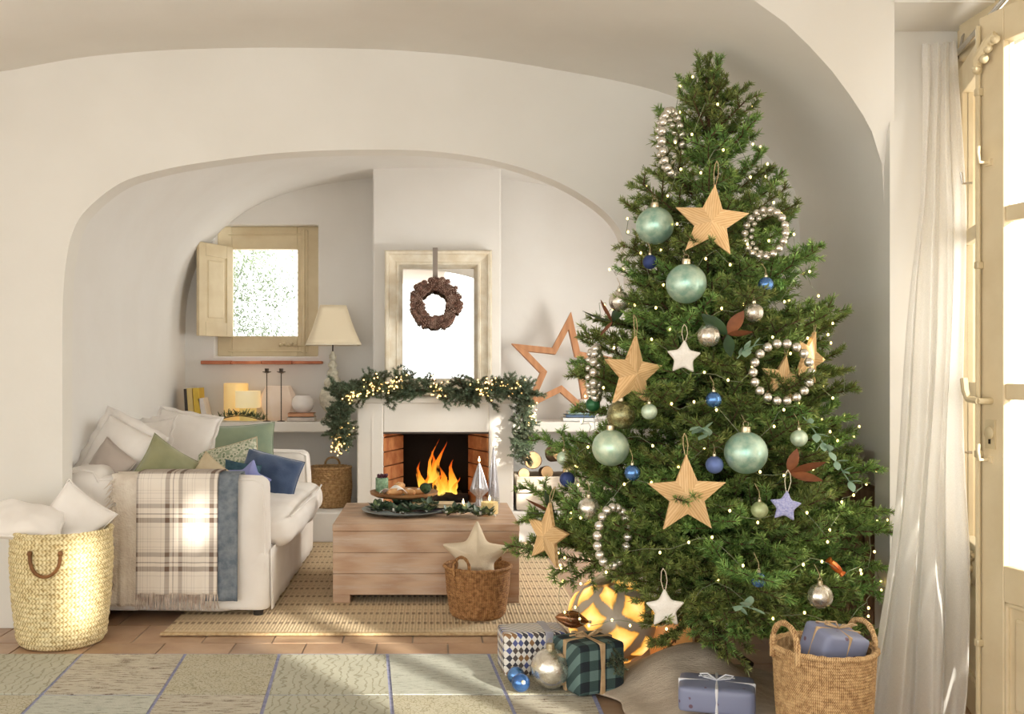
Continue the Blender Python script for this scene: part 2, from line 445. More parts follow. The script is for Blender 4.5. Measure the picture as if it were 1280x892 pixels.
# window in the back wall
win = struct(link('window_1', None, None, (-1.33, 8.04, 1.37)), 'small cream window with one shutter open over the shelf', 'window')
def bar(nm, x0, x1, z0, z1, y0=8.0, y1=8.07, mt=cream, par=win, bev=0.006): return G().box(x0, x1, y0, y1, z0, z1).build(nm, mt, par, smooth=False, bevel=bev)
ix0, ix1 = P(291, 0, 8.03).x, P(372.5, 0, 8.03).x; iz0, iz1 = P(0, 420, 8.03).z, P(0, 312, 8.03).z
bar('window_frame', wx0+0.0, ix0, wz0, wz1); bar('window_frame', ix1, wx1, wz0, wz1)
bar('window_frame', ix0, ix1, wz0, iz0); bar('window_frame', ix0, ix1, iz1, wz1)
bar('pane', ix0, ix1, iz0, iz1, 8.045, 8.05, glass, win, 0)
# cover bead and cremone bolt on the right stile
bar('cover_bead', ix0-0.03, ix1+0.06, wz0+0.035, wz0+0.05, 7.99, 8.01); bar('cover_bead', ix0-0.03, ix1+0.06, wz1-0.07, wz1-0.055, 7.99, 8.01)
bar('cover_bead', ix1+0.03, ix1+0.085, wz0+0.03, wz1-0.03, 7.985, 8.005)
G().tube([(ix1+0.056, 7.97, wz0-0.01), (ix1+0.056, 7.97, wz1-0.03)], 0.009, 8).build('bolt_rod', cream, win)
g = G(); g.tube([(ix1+0.056, 7.965, iz0-0.08), (ix1-0.13, 7.955, iz0-0.075)], 0.008, 8)
for q in range(5): g.sphere((ix1-0.13+q*0.03, 7.955, iz0-0.075+0.01*(q % 2)), 0.014, 8, 6)
g.build('bolt_handle', gold_metal, win)
# open shutter leaf
hx = ix0+0.0; sw = 0.40
sh = link('shutter', None, win, (hx-win.location.x, 7.985-8.04, iz0-0.0-1.37), (0, 0, math.radians(180+62)))
shz = iz1-iz0+0.005
def sb(nm, x0, x1, z0, z1, y0=-0.015, y1=0.015, b=0.004): return G().box(x0, x1, y0, y1, z0, z1).build(nm, cream, sh, local=True, smooth=False, bevel=b)
sb('stile', 0, .075, -.01, shz+.01); sb('stile', sw-.075, sw, -.01, shz+.01); sb('rail', .075, sw-.075, -.01, .10); sb('rail', .075, sw-.075, shz-.09, shz+.01)
sb('panel', .07, sw-.07, .09, shz-.08, -.006, .006, 0)
sb('raised_panel', .105, sw-.105, .13, shz-.12, -.012, .012, .01)
sillm = M('sill_terracotta', srgb(206, 130, 92), 0.6, srgb(182, 104, 70), 9, bump=.2, rnd=.1)
sill = thing('window_sill', 'row of terracotta sill tiles under the small window', 'sill', (-1.25, 7.86, 1.27))
sx0, sx1 = P(251, 0, 7.8).x, P(403, 0, 7.8).x
for k in range(4):
    a = sx0+(sx1-sx0)*k/4; b = sx0+(sx1-sx0)*(k+1)/4-0.004
    G().box(a, b, 7.79+0.006*(k % 2), 7.9, 1.272+0.003*(k % 2), 1.297+0.003*((k+1) % 2)).build('tile', sillm, sill, smooth=False, bevel=0.005)
# ================================================================== glazed door, rod and curtain
def leaf(name, label, org, dirv, w, top=2.34, gz=(0.612, 1.15, 1.70, 2.235), st=0.106, hand=True):
    o = struct(link(name, None, None, org, (0, 0, math.atan2(dirv[1], dirv[0]))), label, 'door')
    def b(nm, x0, x1, z0, z1, y0=-0.02, y1=0.02, mt=cream, bev=0.004): return G().box(x0, x1, y0, y1, z0, z1).build(nm, mt, o, local=True, smooth=False, bevel=bev)
    b('stile', 0, st, 0.01, top); b('stile', w-st, w, 0.01, top)
    b('rail', st, w-st, gz[3], top); b('rail', st, w-st, 0.50, gz[0]); b('rail', st, w-st, 0.01, 0.13)
    for z in gz[1:3]: b('glazing_bar', st, w-st, z-0.025, z+0.025, -0.014, 0.014)
    for z0, z1 in zip((gz[0], gz[1]+0.025, gz[2]+0.025), (gz[1]-0.025, gz[2]-0.025, gz[3])):
        b('pane', st, w-st, z0, z1, -0.002, 0.002, glass, 0)
    b('panel', st, w-st, 0.13, 0.50, -0.008, 0.008)
    b('raised_panel', st+0.035, w-st-0.035, 0.17, 0.46, -0.016, 0.016, cream, 0.012)
    for x0, x1, z0, z1 in ((st, st+.014, .13, .50), (w-st-.014, w-st, .13, .50), (st, w-st, .13, .144), (st, w-st, .486, .50)):
        b('moulding', x0, x1, z0, z1, -0.018, 0.018)
    return o
l1 = leaf('door_1', 'cream glazed door leaf behind the sheer curtain', (2.0, 3.77, 0), (-0.316, -0.949), 0.60)
l2 = leaf('door_2', 'cream glazed door leaf with handle and lock at the right edge', (1.767, 3.2, 0), (0.187, -0.982), 0.62)
# hardware on the nearer leaf (local x along the leaf from its free edge; the room lies on its -y side)
S = -1
g = G(); g.tube([(0.012, S*0.032, 0.05), (0.012, S*0.032, 2.31)], 0.0075, 8); g.build('espagnolette_rod', gold_metal, l2, local=True)
for z in (0.35, 0.95, 1.55, 2.1):
    G().box(0.002, 0.022, S*0.041, S*0.018, z-0.012, z+0.012).build('rod_guide', gold_metal, l2, local=True, bevel=0.004)
g = G(); g.tube([(0.055, S*0.02, 1.12), (0.055, S*0.07, 1.12)], 0.010, 8); g.tube([(0.058, S*0.07, 1.12), (0.02, S*0.075, 1.125), (0.004, S*0.072, 1.15), (-0.004, S*0.07, 1.19)], [0.011, 0.010, 0.011, 0.012], 8)
g.build('door_handle', gold_metal, l2, local=True)
g = G(); g.lathe([(0.02, 0), (0.02, 0.01), (0.012, 0.014)], 16); g.xf(TR((0.055, S*0.02, 1.02), 90)); g.box(0.035, 0.075, S*0.026, S*0.018, 0.97, 1.06)
g.build('lock_plate', gold_metal, l2, local=True)
G().box(0.051, 0.059, S*0.028, S*0.02, 0.985, 1.02).build('keyhole', dark_metal, l2, local=True)
for z in (1.89, 0.955):
    g = G(); g.tube([(0.045, S*0.02, z-0.02), (0.045, S*0.055, z-0.02), (0.045, S*0.06, z+0.01), (0.045, S*0.058, z+0.03)], 0.006, 8); g.box(0.03, 0.06, S*0.026, S*0.018, z-0.03, z-0.01)
    g.build('hook', cream, l2, local=True)
g = G(); g.tube([(0.012, S*0.035, 2.16), (0.03, S*0.05, 2.2), (0.075, S*0.05, 2.24), (0.10, S*0.04, 2.25)], [0.012, 0.016, 0.014, 0.018], 8)
for q in range(6): g.sphere((0.02+0.016*q, S*0.045, 2.17+0.016*q+0.01*math.sin(q*2.2)), 0.015, 8, 6)
g.build('ornate_catch', gold_metal, l2, local=True)
# ornate hinge plate on the far leaf
g = G()
for q, (x, z, r) in enumerate([(0.30, 0.57, .018), (0.27, 0.56, .022), (0.25, 0.52, .026), (0.26, 0.475, .022), (0.255, 0.43, .018), (0.29, 0.525, .014), (0.33, 0.575, .012)]):
    c = G().lathe([(r*0.55, 0), (r, 0.0), (r, 0.008), (r*0.55, 0.008)], 14, close=False); c.xf(TR((x, -0.02, z), 90)); g.add(c.v, c.f)
g.tube([(0.25, -0.026, 0.42), (0.25, -0.026, 0.56), (0.34, -0.026, 0.58)], 0.006, 6)
g.build('hinge_plate', gold_metal, l1, local=True)
for z in (1.89, 0.95):
    G().tube([(0.30, -0.02, z-0.02), (0.30, -0.05, z-0.02), (0.30, -0.055, z+0.02)], 0.005, 6).build('hook', steel, l1, local=True)
# outer frame of the door opening
fr = struct(link('trim_4', None, None, (2.05, 3.0, 0)), 'cream frame around the glazed door', 'door frame')
G().box(1.995, 2.07, 3.74, 3.80, 0, 2.51).build('jamb', cream, fr, smooth=False, bevel=0.004)
G().box(1.92, 2.07, 2.35, 2.43, 0, 2.51).build('jamb', cream, fr, smooth=False, bevel=0.004)
G().box(1.97, 2.07, 2.43, 3.74, 2.37, 2.51).build('head', cream, fr, smooth=False, bevel=0.004)
sx_ = struct(link('sun_block_boards', None, None, (2.32, 3.3, 0)), 'added unseen boards outside the glazed door that block sun', 'shutter')  # added out of view to keep sun off the reveal and front wall
for k in range(-1, 4): G().box(2.31, 2.34, 2.86+k*.21, 3.06+k*.21, 0.02, 2.5).build('board', cream, sx_, smooth=False, bevel=.004)
# rod
rod = thing('curtain_rod', 'thin steel curtain rod above the glazed door', 'curtain rod', (1.96, 3.72, 2.40))
G().tube([(1.965, 3.74, 2.40), (1.965-0.246*1.25, 3.74-1.25, 2.40)], 0.011, 12).build('rod', steel, rod)
G().tube([(1.966, 3.745, 2.40), (1.975, 3.78, 2.40)], [0.018, 0.016], 12).build('end_cap', steel, rod)
for yy in (3.70, 2.56):
    xx = 1.965-0.246*(3.74-yy)
    G().tube([(xx, yy, 2.40), (xx+0.01, yy+0.005, 2.45), (xx+0.05, yy, 2.50), (2.06, yy, 2.50)], 0.006, 8).build('bracket', steel, rod)
# curtain
m, t, b = newmat('sheer_linen')
v = coords(t)
wv = noise_(t, coords(t, (220, 220, 30)), 4, 2)
df = nd(t, 'ShaderNodeBsdfDiffuse', {'Color': c4((0.95, 0.93, 0.90))}); tl = nd(t, 'ShaderNodeBsdfTranslucent', {'Color': c4((0.97, 0.95, 0.91))}); tp = nd(t, 'ShaderNodeBsdfTransparent')
m1 = nd(t, 'ShaderNodeMixShader', {'Fac': 0.6, 1: df.outputs[0], 2: tl.outputs[0]})
m2 = nd(t, 'ShaderNodeMixShader', {'Fac': math_(t, 'MULTIPLY', wv, 0.34), 1: m1.outputs[0], 2: tp.outputs[0]})
t.links.new(m2.outputs[0], t.nodes['Material Output'].inputs['Surface']); sheer = m
Lc = [(0.0, 1.835, 3.745), (0.25, 1.80, 3.70), (0.5, 1.70, 3.60), (0.75, 1.575, 3.45), (1.0, 1.425, 3.30)]
Rc = [(0.0, 1.955, 3.71), (0.25, 1.93, 3.62), (0.5, 1.87, 3.50), (0.75, 1.80, 3.36), (1.0, 1.725, 3.26)]
def t3(tab, v, k): return interp([(a[0], a[k]) for a in tab], v)
def curt(u, v):
    x = t3(Lc, v, 1)*(1-u)+t3(Rc, v, 1)*u; y = t3(Lc, v, 2)*(1-u)+t3(Rc, v, 2)*u
    amp = 0.010+0.034*v
    ph = 2*PI*(3.2*u+0.35*math.sin(2.2*v+1.0)*u+0.15*v)
    nx, ny = -0.25, -0.97
    k = amp*math.sin(ph)+0.28*amp*math.sin(2.3*ph+1.3+2*v)
    z = 2.415-v*2.41
    if v > 0.93: k += (v-0.93)*0.5*math.sin(9*u+2)
    return (x+nx*k+0.008*math.sin(11*v+5*u), y+ny*k, max(z, 0.006))
cu = thing('curtain', 'white sheer linen curtain falling to the floor beside the glazed door', 'curtain', (1.6, 3.35, 0))
G().grid(curt, 120, 90).build('cloth', sheer, cu, ang=180)
def head(u, v):
    p = curt(u, 0.0); return (p[0]-0.004, p[1]-0.006, p[2]+0.02-0.09*v)
G().grid(head, 120, 6).build('heading', sheer, cu, ang=180)
def hem(s):
    def fn(u, v):
        p = curt(0.002+0.02*u if s == 0 else 0.978+0.02*u, v); return (p[0]-0.003, p[1]-0.005, p[2])
    return fn
G().grid(hem(0), 2, 90).build('hem', sheer, cu, ang=180)
G().grid(hem(1), 2, 90).build('hem', sheer, cu, ang=180)
# low niche behind the tree: slatted wooden panel
woodold = M('old_wood', srgb(150, 122, 96), 0.7, srgb(112, 86, 64), 5, bump=0.3, bscale=30, stretch=(6, 6, 0.8))
nb = thing('slatted_bench_back', 'weathered slatted wooden bench back in the low wall niche behind the tree', 'bench', (1.82, 4.3, 0))
for k in range(6):
    a = 3.96+k*0.118; G().box(1.80, 1.825, a, a+0.085, 0.02, 0.66).build('slat', woodold, nb, smooth=False, bevel=0.004)
G().box(1.79, 1.835, 3.95, 4.66, 0.66, 0.745).build('top_rail', woodold, nb, smooth=False, bevel=0.02)
G().box(1.79, 1.835, 3.95, 4.66, 0.24, 0.30).build('lower_rail', woodold, nb, smooth=False, bevel=0.006)
# ================================================================== rugs
def bands(t, coord, period, stops, off=0.0):
    f = math_(t, 'FRACT', math_(t, 'DIVIDE', math_(t, 'ADD', coord, 50*period+off), period))
    n = nd(t, 'ShaderNodeValToRGB', {'Fac': f}); n.color_ramp.interpolation = 'CONSTANT'; e = n.color_ramp.elements
    while len(e) < len(stops): e.new(0.5)
    for i, (p, v) in enumerate(stops): e[i].position = p; e[i].color = (v, v, v, 1)
    return n.outputs[0]
def sep(t, v): return nd(t, 'ShaderNodeSeparateXYZ', {0: v}).outputs
# jute
m, t, b = newmat('jute'); v = coords(t); s = sep(t, v)
rows = bands(t, s[1], 0.19, [(0, 1), (0.22, 0), (0.45, 0.4), (0.56, 0)])
dash = bands(t, s[0], 0.030, [(0, 1), (0.55, 0)])
fac = math_(t, 'MULTIPLY', math_(t, 'MULTIPLY', rows, dash), 0.8)
base = ramp(t, noise_(t, coords(t, (30, 120, 30)), 3, 4), [(0.3, srgb(228, 208, 174)), (0.7, srgb(204, 178, 140))])
t.links.new(mixc(t, fac, base, c4(srgb(136, 114, 90))), b.inputs['Base Color']); b.inputs['Roughness'].default_value = 0.95
wvb = math_(t, 'ADD', math_(t, 'SINE', math_(t, 'MULTIPLY', s[1], 520)), math_(t, 'SINE', math_(t, 'MULTIPLY', s[0], 420)))
bump_(t, b, wvb, 0.5, 0.004); jute = m
jute_plain = M('jute_hem', srgb(206, 180, 140), 0.95, srgb(180, 150, 110), 60, bump=0.5, bscale=200)
rug = thing('jute_rug', 'natural jute rug with dashed weave under the coffee table', 'rug', (-0.25, 5.9, 0))
G().box(-1.24, 0.74, 4.61, 7.02, 0.001, 0.012).build('pile', jute, rug, smooth=False)
for a in ((-1.25, 0.75, 4.585, 4.612), (-1.25, 0.75, 7.018, 7.045)): G().box(*a, 0.001, 0.014).build('hem', jute_plain, rug, smooth=False, bevel=0.004)
# patchwork rug
def patchmat(name, ca, cb, ink, mode, sc):
    m, t, b = newmat(name); v = coords(t); oi = nd(t, 'ShaderNodeObjectInfo').outputs['Random']
    v = nd(t, 'ShaderNodeVectorMath', {0: v, 1: nd(t, 'ShaderNodeCombineXYZ', {0: math_(t, 'MULTIPLY', oi, 37.0), 1: math_(t, 'MULTIPLY', oi, 11.0), 2: 0.0}).outputs[0]}, operation='ADD').outputs[0]
    base = ramp(t, noise_(t, v, 9, 6, 0.7), [(0.3, ca), (0.7, cb)])
    if mode == 0:       # inked horizontal scratches
        f = noise_(t, nd(t, 'ShaderNodeMapping', {'Vector': v, 'Scale': (4, 26, 1)}).outputs[0], sc, 5, 0.7); k = ramp(t, f, [(0.53, (0, 0, 0)), (0.58, (1, 1, 1))])
    elif mode == 1:     # damask
        vo = nd(t, 'ShaderNodeTexVoronoi', {'Vector': v, 'Scale': sc}, feature='DISTANCE_TO_EDGE').outputs['Distance']; k = ramp(t, math_(t, 'ADD', vo, math_(t, 'MULTIPLY', noise_(t, v, 30, 3), 0.2)), [(0.13, (1, 1, 1)), (0.2, (0, 0, 0))])
    else:               # scrolling lines
        wv = nd(t, 'ShaderNodeTexWave', {'Vector': v, 'Scale': sc, 'Distortion': 9.0, 'Detail': 3.0, 'Detail Scale': 1.5}).outputs[1]; k = ramp(t, wv, [(0.86, (0, 0, 0)), (0.93, (1, 1, 1))])
    sp = noise_(t, v, 160, 2)
    k = math_(t, 'MULTIPLY', k, ramp(t, sp, [(0.35, (0.35,)*3), (0.6, (1,)*3)]))
    t.links.new(mixc(t, math_(t, 'MULTIPLY', k, 0.92), base, c4(ink)), b.inputs['Base Color']); b.inputs['Roughness'].default_value = 0.95
    bump_(t, b, sp, 0.4, 0.004); return m
pm = [patchmat('patch_ink', srgb(200, 193, 176), srgb(182, 174, 156), srgb(100, 78, 62), 0, 3.0), patchmat('patch_damask', srgb(186, 178, 152), srgb(194, 188, 168), srgb(140, 132, 106), 1, 60.0),
      patchmat('patch_scroll', srgb(190, 188, 170), srgb(178, 176, 158), srgb(146, 140, 118), 2, 9.0), patchmat('patch_pale', srgb(194, 194, 182), srgb(182, 184, 172), srgb(136, 136, 122), 0, 4.0)]
seam = M('seam_blue', srgb(164, 166, 196), 0.95, srgb(140, 144, 180), 40, bump=0.3)
XL = [-2.35, -1.92, -1.49, -1.05, -0.65, -0.19, 0.24, 0.61]; YL = [4.26, 3.72, 3.18, 2.64]
skx = lambda x, y: x-0.068*(y-4.26)*(1 if x < 0.5 else -0.3)
pr = thing('patchwork_rug', 'pale patchwork rug with blue seams across the foreground floor', 'rug', (-0.8, 3.4, 0))
q = [(skx(XL[0], 2.63)-.01, 2.63), (skx(XL[-1], 2.63)+.01, 2.63), (skx(XL[-1], 4.27)+.01, 4.27), (skx(XL[0], 4.27)-.01, 4.27)]
G().add([(x, y, .001) for x, y in q]+[(x, y, .008) for x, y in q], [(3, 2, 1, 0), (4, 5, 6, 7), (0, 1, 5, 4), (1, 2, 6, 5), (2, 3, 7, 6), (3, 0, 4, 7)]).build('backing', seam, pr, smooth=False)
order = [3, 2, 0, 1, 2, 3, 1, 2, 1, 3, 0, 2, 1, 0, 0, 2, 1, 3, 2, 1, 3]
for j in range(3):
    for i in range(7):
        e = 0.007; y1, y0 = YL[j]-e, YL[j+1]+e
        q = [(skx(XL[i], y0)+e, y0), (skx(XL[i+1], y0)-e, y0), (skx(XL[i+1], y1)-e, y1), (skx(XL[i], y1)+e, y1)]
        c = Vector((sum(a[0] for a in q)/4, sum(a[1] for a in q)/4, 0)); h = 0.011+0.002*random.random()
        o = G().add([(x-c.x, y-c.y, .008) for x, y in q]+[(x-c.x, y-c.y, h) for x, y in q], [(4, 5, 6, 7), (0, 1, 5, 4), (1, 2, 6, 5), (2, 3, 7, 6), (3, 0, 4, 7)]).build('patch', pm[order[j*7+i]], pr, local=True, smooth=False)
        o.location = c-pr.location

# ================================================================== sofa
linen = M('white_linen', srgb(246, 241, 236), 0.9, srgb(236, 229, 222), 4, bump=0.35, bscale=350, sheen=0.2, dist=0.002)
linen_grey = M('greige_linen', srgb(188, 176, 166), 0.9, srgb(186, 172, 162), 6, bump=0.35, bscale=300, sheen=0.2, dist=0.002)
olive = M('olive_velvet', srgb(152, 150, 112), 0.85, srgb(128, 130, 94), 6, bump=0.25, bscale=200, sheen=0.4, dist=0.002)
sage = M('sage_velvet', srgb(148, 160, 132), 0.85, srgb(128, 146, 124), 6, bump=0.25, bscale=200, sheen=0.4, dist=0.002)
navy = M('navy_velvet', srgb(66, 88, 122), 0.8, srgb(44, 66, 102), 7, bump=0.35, bscale=120, sheen=0.6, dist=0.003)
lav = M('lavender_cotton', srgb(146, 152, 206), 0.9, srgb(130, 138, 196), 12, bump=0.3, bscale=150, dist=0.002)
sand = M('sand_cotton', srgb(206, 190, 160), 0.9, srgb(194, 176, 144), 12, bump=0.3, bscale=250, dist=0.002)
teal = M('teal_knit', srgb(64, 100, 116), 0.9, srgb(44, 76, 92), 30, bump=0.5, bscale=120)
m, t, b = newmat('leaf_print'); v = coords(t)
vo = nd(t, 'ShaderNodeTexVoronoi', {'Vector': v, 'Scale': 42.0, 'Randomness': 1.0}).outputs['Distance']
t.links.new(ramp(t, vo, [(0.28, srgb(126, 142, 112)), (0.42, srgb(226, 222, 202)), (0.7, srgb(160, 170, 142))]), b.inputs['Base Color']); b.inputs['Roughness'].default_value = 0.9; leafprint = m
black_wood = M('black_wood', (0.02, 0.016, 0.013), 0.5)
so = thing('sofa', 'white slipcovered sofa along the alcove wall with throws over its arm', 'sofa', (-1.28, 5.8, 0))
G().softbox(-1.70, -0.80, 4.895, 6.72, 0.035, 0.34, 0.035, 0.0, 14, 0.006, 1).build('base', linen, so, merge=True, ang=180)
for y0, y1, sd in ((4.895, 5.055, 2), (6.56, 6.72, 3)):
    a = G().softbox(-1.70, -0.815, y0, y1, 0.040, 0.69, 0.045, 0.012, 14, 0.007, sd).build('arm', linen, so, merge=True, ang=180)
    yy = y0+0.012
    G().tube([(-1.64, yy, 0.682), (-1.2, yy, 0.688), (-0.87, yy, 0.682), (-0.828, yy, 0.66), (-0.818, yy, 0.45), (-0.815, yy, 0.10)], 0.0055, 6).build('piping', linen, a)
    yy = y1-0.012
    G().tube([(-1.64, yy, 0.682), (-1.2, yy, 0.688), (-0.87, yy, 0.682), (-0.828, yy, 0.66), (-0.818, yy, 0.45), (-0.815, yy, 0.10)], 0.0055, 6).build('piping', linen, a)
bk = G().softbox(-1.86, -1.60, 4.90, 6.72, 0.04, 0.735, 0.07, 0.01, 14, 0.008, 4).build('backrest', linen, so, merge=True, ang=180)
G().tube([(-1.63, 4.905, 0.66), (-1.66, 4.905, 0.72), (-1.72, 4.907, 0.732), (-1.80, 4.91, 0.70)], 0.006, 6).build('piping', linen, bk)
def cush(x0, x1, y0, y1, z0, z1, sd):
    return G().softbox(x0, x1, y0, y1, z0, z1, 0.075, 0.028, 18, 0.012, sd)
sc_ = cush(-1.58, -0.715, 5.065, 6.55, 0.315, 0.50, 5).build('seat_cushion', linen, so, merge=True, ang=180)
G().tube([(-0.722, 5.10, 0.475), (-0.70, 5.5, 0.488), (-0.69, 5.8, 0.490), (-0.70, 6.2, 0.486), (-0.722, 6.52, 0.475)], 0.006, 6).build('piping', linen, sc_)
# loose skirt on the sun side
def skirt(u, v):
    y = 4.935+1.75*u; w_ = 0.006*math.sin(23*u+1)+0.004*math.sin(61*u)
    return (-0.797+w_*v*0.5+0.003*v, y, 0.335-0.295*v)
G().grid(skirt, 60, 6).build('skirt', linen, so, ang=180, solid=0.004)
for x, y in ((-0.86, 4.95), (-0.86, 6.66), (-1.66, 4.95), (-1.66, 6.66)):
    G().lathe([(0.022, 0), (0.028, 0.04)], 12, (x, y, 0.0)).build('leg', black_wood, so)
# ------------------------------------------------ pillows
def pillow_geo(w, h, th, pinch=0.08, seed=0, n=22, nz=0.012, flange=0.0):
    g = G()
    def side(sg):
        def fn(a, b_):
            u, v = 2*a-1, 2*b_-1
            u = math.copysign(abs(u)**0.8, u); v = math.copysign(abs(v)**0.8, v)
            x = w/2*u*(1-pinch*(1-v*v)); z = h/2*v*(1-pinch*(1-u*u))
            d = max((1-u*u)*(1-v*v), 0)
            y = th/2*d**0.42
            p = Vector((x*6+seed*3.1, z*6, sg*2+seed))
            k = min(d*6, 1)
            y += k*nz*(noise.noise(p*1.2)+0.6*noise.noise(p*3.0))
            return (x, sg*y, z)
        return fn
    g.grid(side(-1), n, n); g.grid(side(1), n, n, flip=True)
    return g
def edge_ring(w, h, pinch, out=0.0, n=16, wav=0.0, seed=0):
    pts = []
    def e(u, v):
        x = w/2*u*(1-pinch*(1-v*v)); z = h/2*v*(1-pinch*(1-u*u)); return Vector((x, 0, z))
    for k in range(n): pts.append(e(-1+2*k/n, -1))
    for k in range(n): pts.append(e(1, -1+2*k/n))
    for k in range(n): pts.append(e(1-2*k/n, 1))
    for k in range(n): pts.append(e(-1, 1-2*k/n))
    if out: 
        pts = [p+Vector((p.x, 0, p.z)).normalized()*out+Vector((0, wav*math.sin(i*1.9+seed)+wav*.5*math.sin(i*.83), 0.35*wav*math.sin(i*1.3))) for i, p in enumerate(pts)]
    return pts
def pillow(name, label, ctr, w, h, th, rot, mt, pinch=0.08, seed=0, pipe=None, flange=0.0, group='cushions on the sofa', cat='cushion', nz=0.012):
    o = thing(name, label, cat, ctr, group, tuple(math.radians(a) for a in rot))
    pillow_geo(w, h, th, pinch, seed, nz=nz).build('cover', mt, o, local=True, merge=True, ang=180)
    if flange:
        a, b_ = edge_ring(w*0.97, h*0.97, pinch), edge_ring(w, h, pinch, flange, wav=0.009, seed=seed)
        n = len(a); G().add(a+b_, [(i, (i+1) % n, n+(i+1) % n, n+i) for i in range(n)]).build('flange', mt, o, local=True, ang=180, solid=0.003)
    elif pipe: G().tube(edge_ring(w, h, pinch), 0.004, 6, closed=True).build('piping', pipe, o, local=True)
    return o
pillow('cushion', 'white linen cushion with a frilled edge nearest the basket', (-1.635, 5.22, 0.765), 0.36, 0.36, 0.15, (-18, 22, -22), linen, 0.05, 1, flange=0.045)
pillow('cushion', 'greige linen cushion tucked beneath the frilled white one', (-1.66, 5.13, 0.715), 0.24, 0.24, 0.10, (-18, 30, -28), linen_grey, 0.06, 2, pipe=linen_grey)
pillow('cushion', 'frilled off-white cushion peeking out behind the olive one', (-1.62, 5.72, 0.76), 0.38, 0.36, 0.13, (-16, -6, -40), linen, 0.05, 3, flange=0.03)
pillow('cushion', 'large white linen cushion leaning on the sofa back', (-1.50, 5.98, 0.765), 0.42, 0.42, 0.16, (-16, 8, -20), linen, 0.06, 4, flange=0.02)
pillow('cushion', 'olive green velvet cushion leaning on the near sofa arm', (-1.365, 5.13, 0.70), 0.30, 0.28, 0.15, (-14, 34, 30), olive, 0.10, 5, pipe=olive)
pillow('cushion', 'wide sage green cushion against the far end of the sofa', (-1.22, 6.32, 0.715), 0.46, 0.34, 0.14, (-14, -3, 6), sage, 0.08, 6, pipe=sage)
pillow('cushion', 'cushion with a pale green leaf print in front of the sage one', (-1.20, 5.88, 0.66), 0.40, 0.26, 0.13, (-20, -14, 4), leafprint, 0.08, 7, pipe=sand)
pillow('cushion', 'small sand coloured cushion just behind the plaid throw', (-1.165, 5.22, 0.645), 0.22, 0.22, 0.10, (-22, 38, 0), sand, 0.10, 8, pipe=sand)
pillow('cushion', 'dark teal knitted cushion half hidden behind the lavender star', (-1.07, 5.60, 0.61), 0.20, 0.20, 0.09, (-24, 10, 10), teal, 0.08, 9, pipe=teal)
pillow('cushion', 'navy blue velvet cushion on the sunny seat end', (-0.945, 5.82, 0.615), 0.35, 0.25, 0.13, (-26, 14, -4), navy, 0.05, 10, pipe=navy, nz=0.015)
def star_geo(R, r, th, n=12, rings=7, soft=0.0, dome=0.5):
    pts = starpoly(R, r); g = G(); ol = []
    for k in range(10):
        (a, b_), (c, d) = pts[k], pts[(k+1) % 10]
        for i in range(n): ol.append((a+(c-a)*i/n, b_+(d-b_)*i/n))
    if soft:
        for _ in range(int(soft)):
            N_ = len(ol); ol = [((ol[i-1][0]+2*ol[i][0]+ol[(i+1) % N_][0])/4, (ol[i-1][1]+2*ol[i][1]+ol[(i+1) % N_][1])/4) for i in range(N_)]
    N_ = len(ol)
    for sg in (-1, 1):
        vs = []; fs = []
        for j in range(1, rings+1):
            s_ = (j/rings)**0.7
            y = sg*th/2*max(1-s_**2.2, 0)**dome
            vs += [(x*s_, y, z*s_) for x, z in ol]
        vs.append((0, sg*th/2, 0)); c = len(vs)-1
        for i in range(N_):
            i2 = (i+1) % N_
            fs.append((c, i, i2) if sg < 0 else (c, i2, i))
            for j in range(rings-1):
                q = (j*N_+i, (j+1)*N_+i, (j+1)*N_+i2, j*N_+i2); fs.append(q if sg < 0 else q[::-1])
        g.add(vs, fs)
    return g
o = thing('star_cushion', 'lavender star-shaped cushion in front of the navy one', 'cushion', (-1.0, 5.42, 0.615), 'cushions on the sofa', (math.radians(-24), math.radians(12), 0))
star_geo(0.135, 0.075, 0.085, soft=3).build('cover', lav, o, local=True, merge=True, ang=180)
# ------------------------------------------------ throws over the near arm
def path_over(v, yout=4.876, top=0.703, yin=5.07, zin=0.52, zb=0.10):
    # length parameter: inside down-hang, over the arm, outside hang
    L = [(yin, zin), (yin, top-0.03), (yin-0.03, top), ((yin+yout)/2, top+0.004), (yout+0.03, top), (yout, top-0.035), (yout-0.004, 0.4), (yout-0.012, zb)]
    d = [0]
    for a, b_ in zip(L, L[1:]): d.append(d[-1]+math.hypot(b_[0]-a[0], b_[1]-a[1]))
    s_ = v*d[-1]
    return interp(list(zip(d, [p[0] for p in L])), s_), interp(list(zip(d, [p[1] for p in L])), s_)
def throw_fn(x0, x1, zb, off, seed, wob=0.008, skew=0.0, edge=0.0):
    def fn(u, v):
        y, z = path_over(v, 4.876-off, 0.703+off, 5.07+off, 0.52, zb)
        x = x0+(x1-x0)*u+skew*(v-0.4)
        hang = max(0, (v-0.45))*1.8
        k = wob*hang*(math.sin(9*u+seed)+0.5*math.sin(23*u+2*seed))
        if edge and u < 0.2: x += edge*(noise.noise(Vector((v*25, seed, 0)))*(0.2-u)/0.2)
        return (x, y-abs(k)-0.001, z)
    return fn
m, t, b = newmat('plaid_wool'); v = coords(t); s = sep(t, v)
st = [(0, 0.75), (0.10, 0.0), (0.17, 0.9), (0.19, 0.0), (0.30, 0.65), (0.39, 0.1), (0.44, 0.25), (0.455, 0.0), (0.49, 0.25), (0.505, 0), (0.60, 0.22), (0.615, 0.0), (0.66, 0.2), (0.675, 0.0), (0.9, 0.25), (0.915, 0)]
fx = bands(t, s[0], 0.215, st, 0.055); fz = bands(t, s[2], 0.235, st, 0.09)
f = math_(t, 'ADD', math_(t, 'MULTIPLY', fx, 0.66), math_(t, 'MULTIPLY', fz, 0.66))
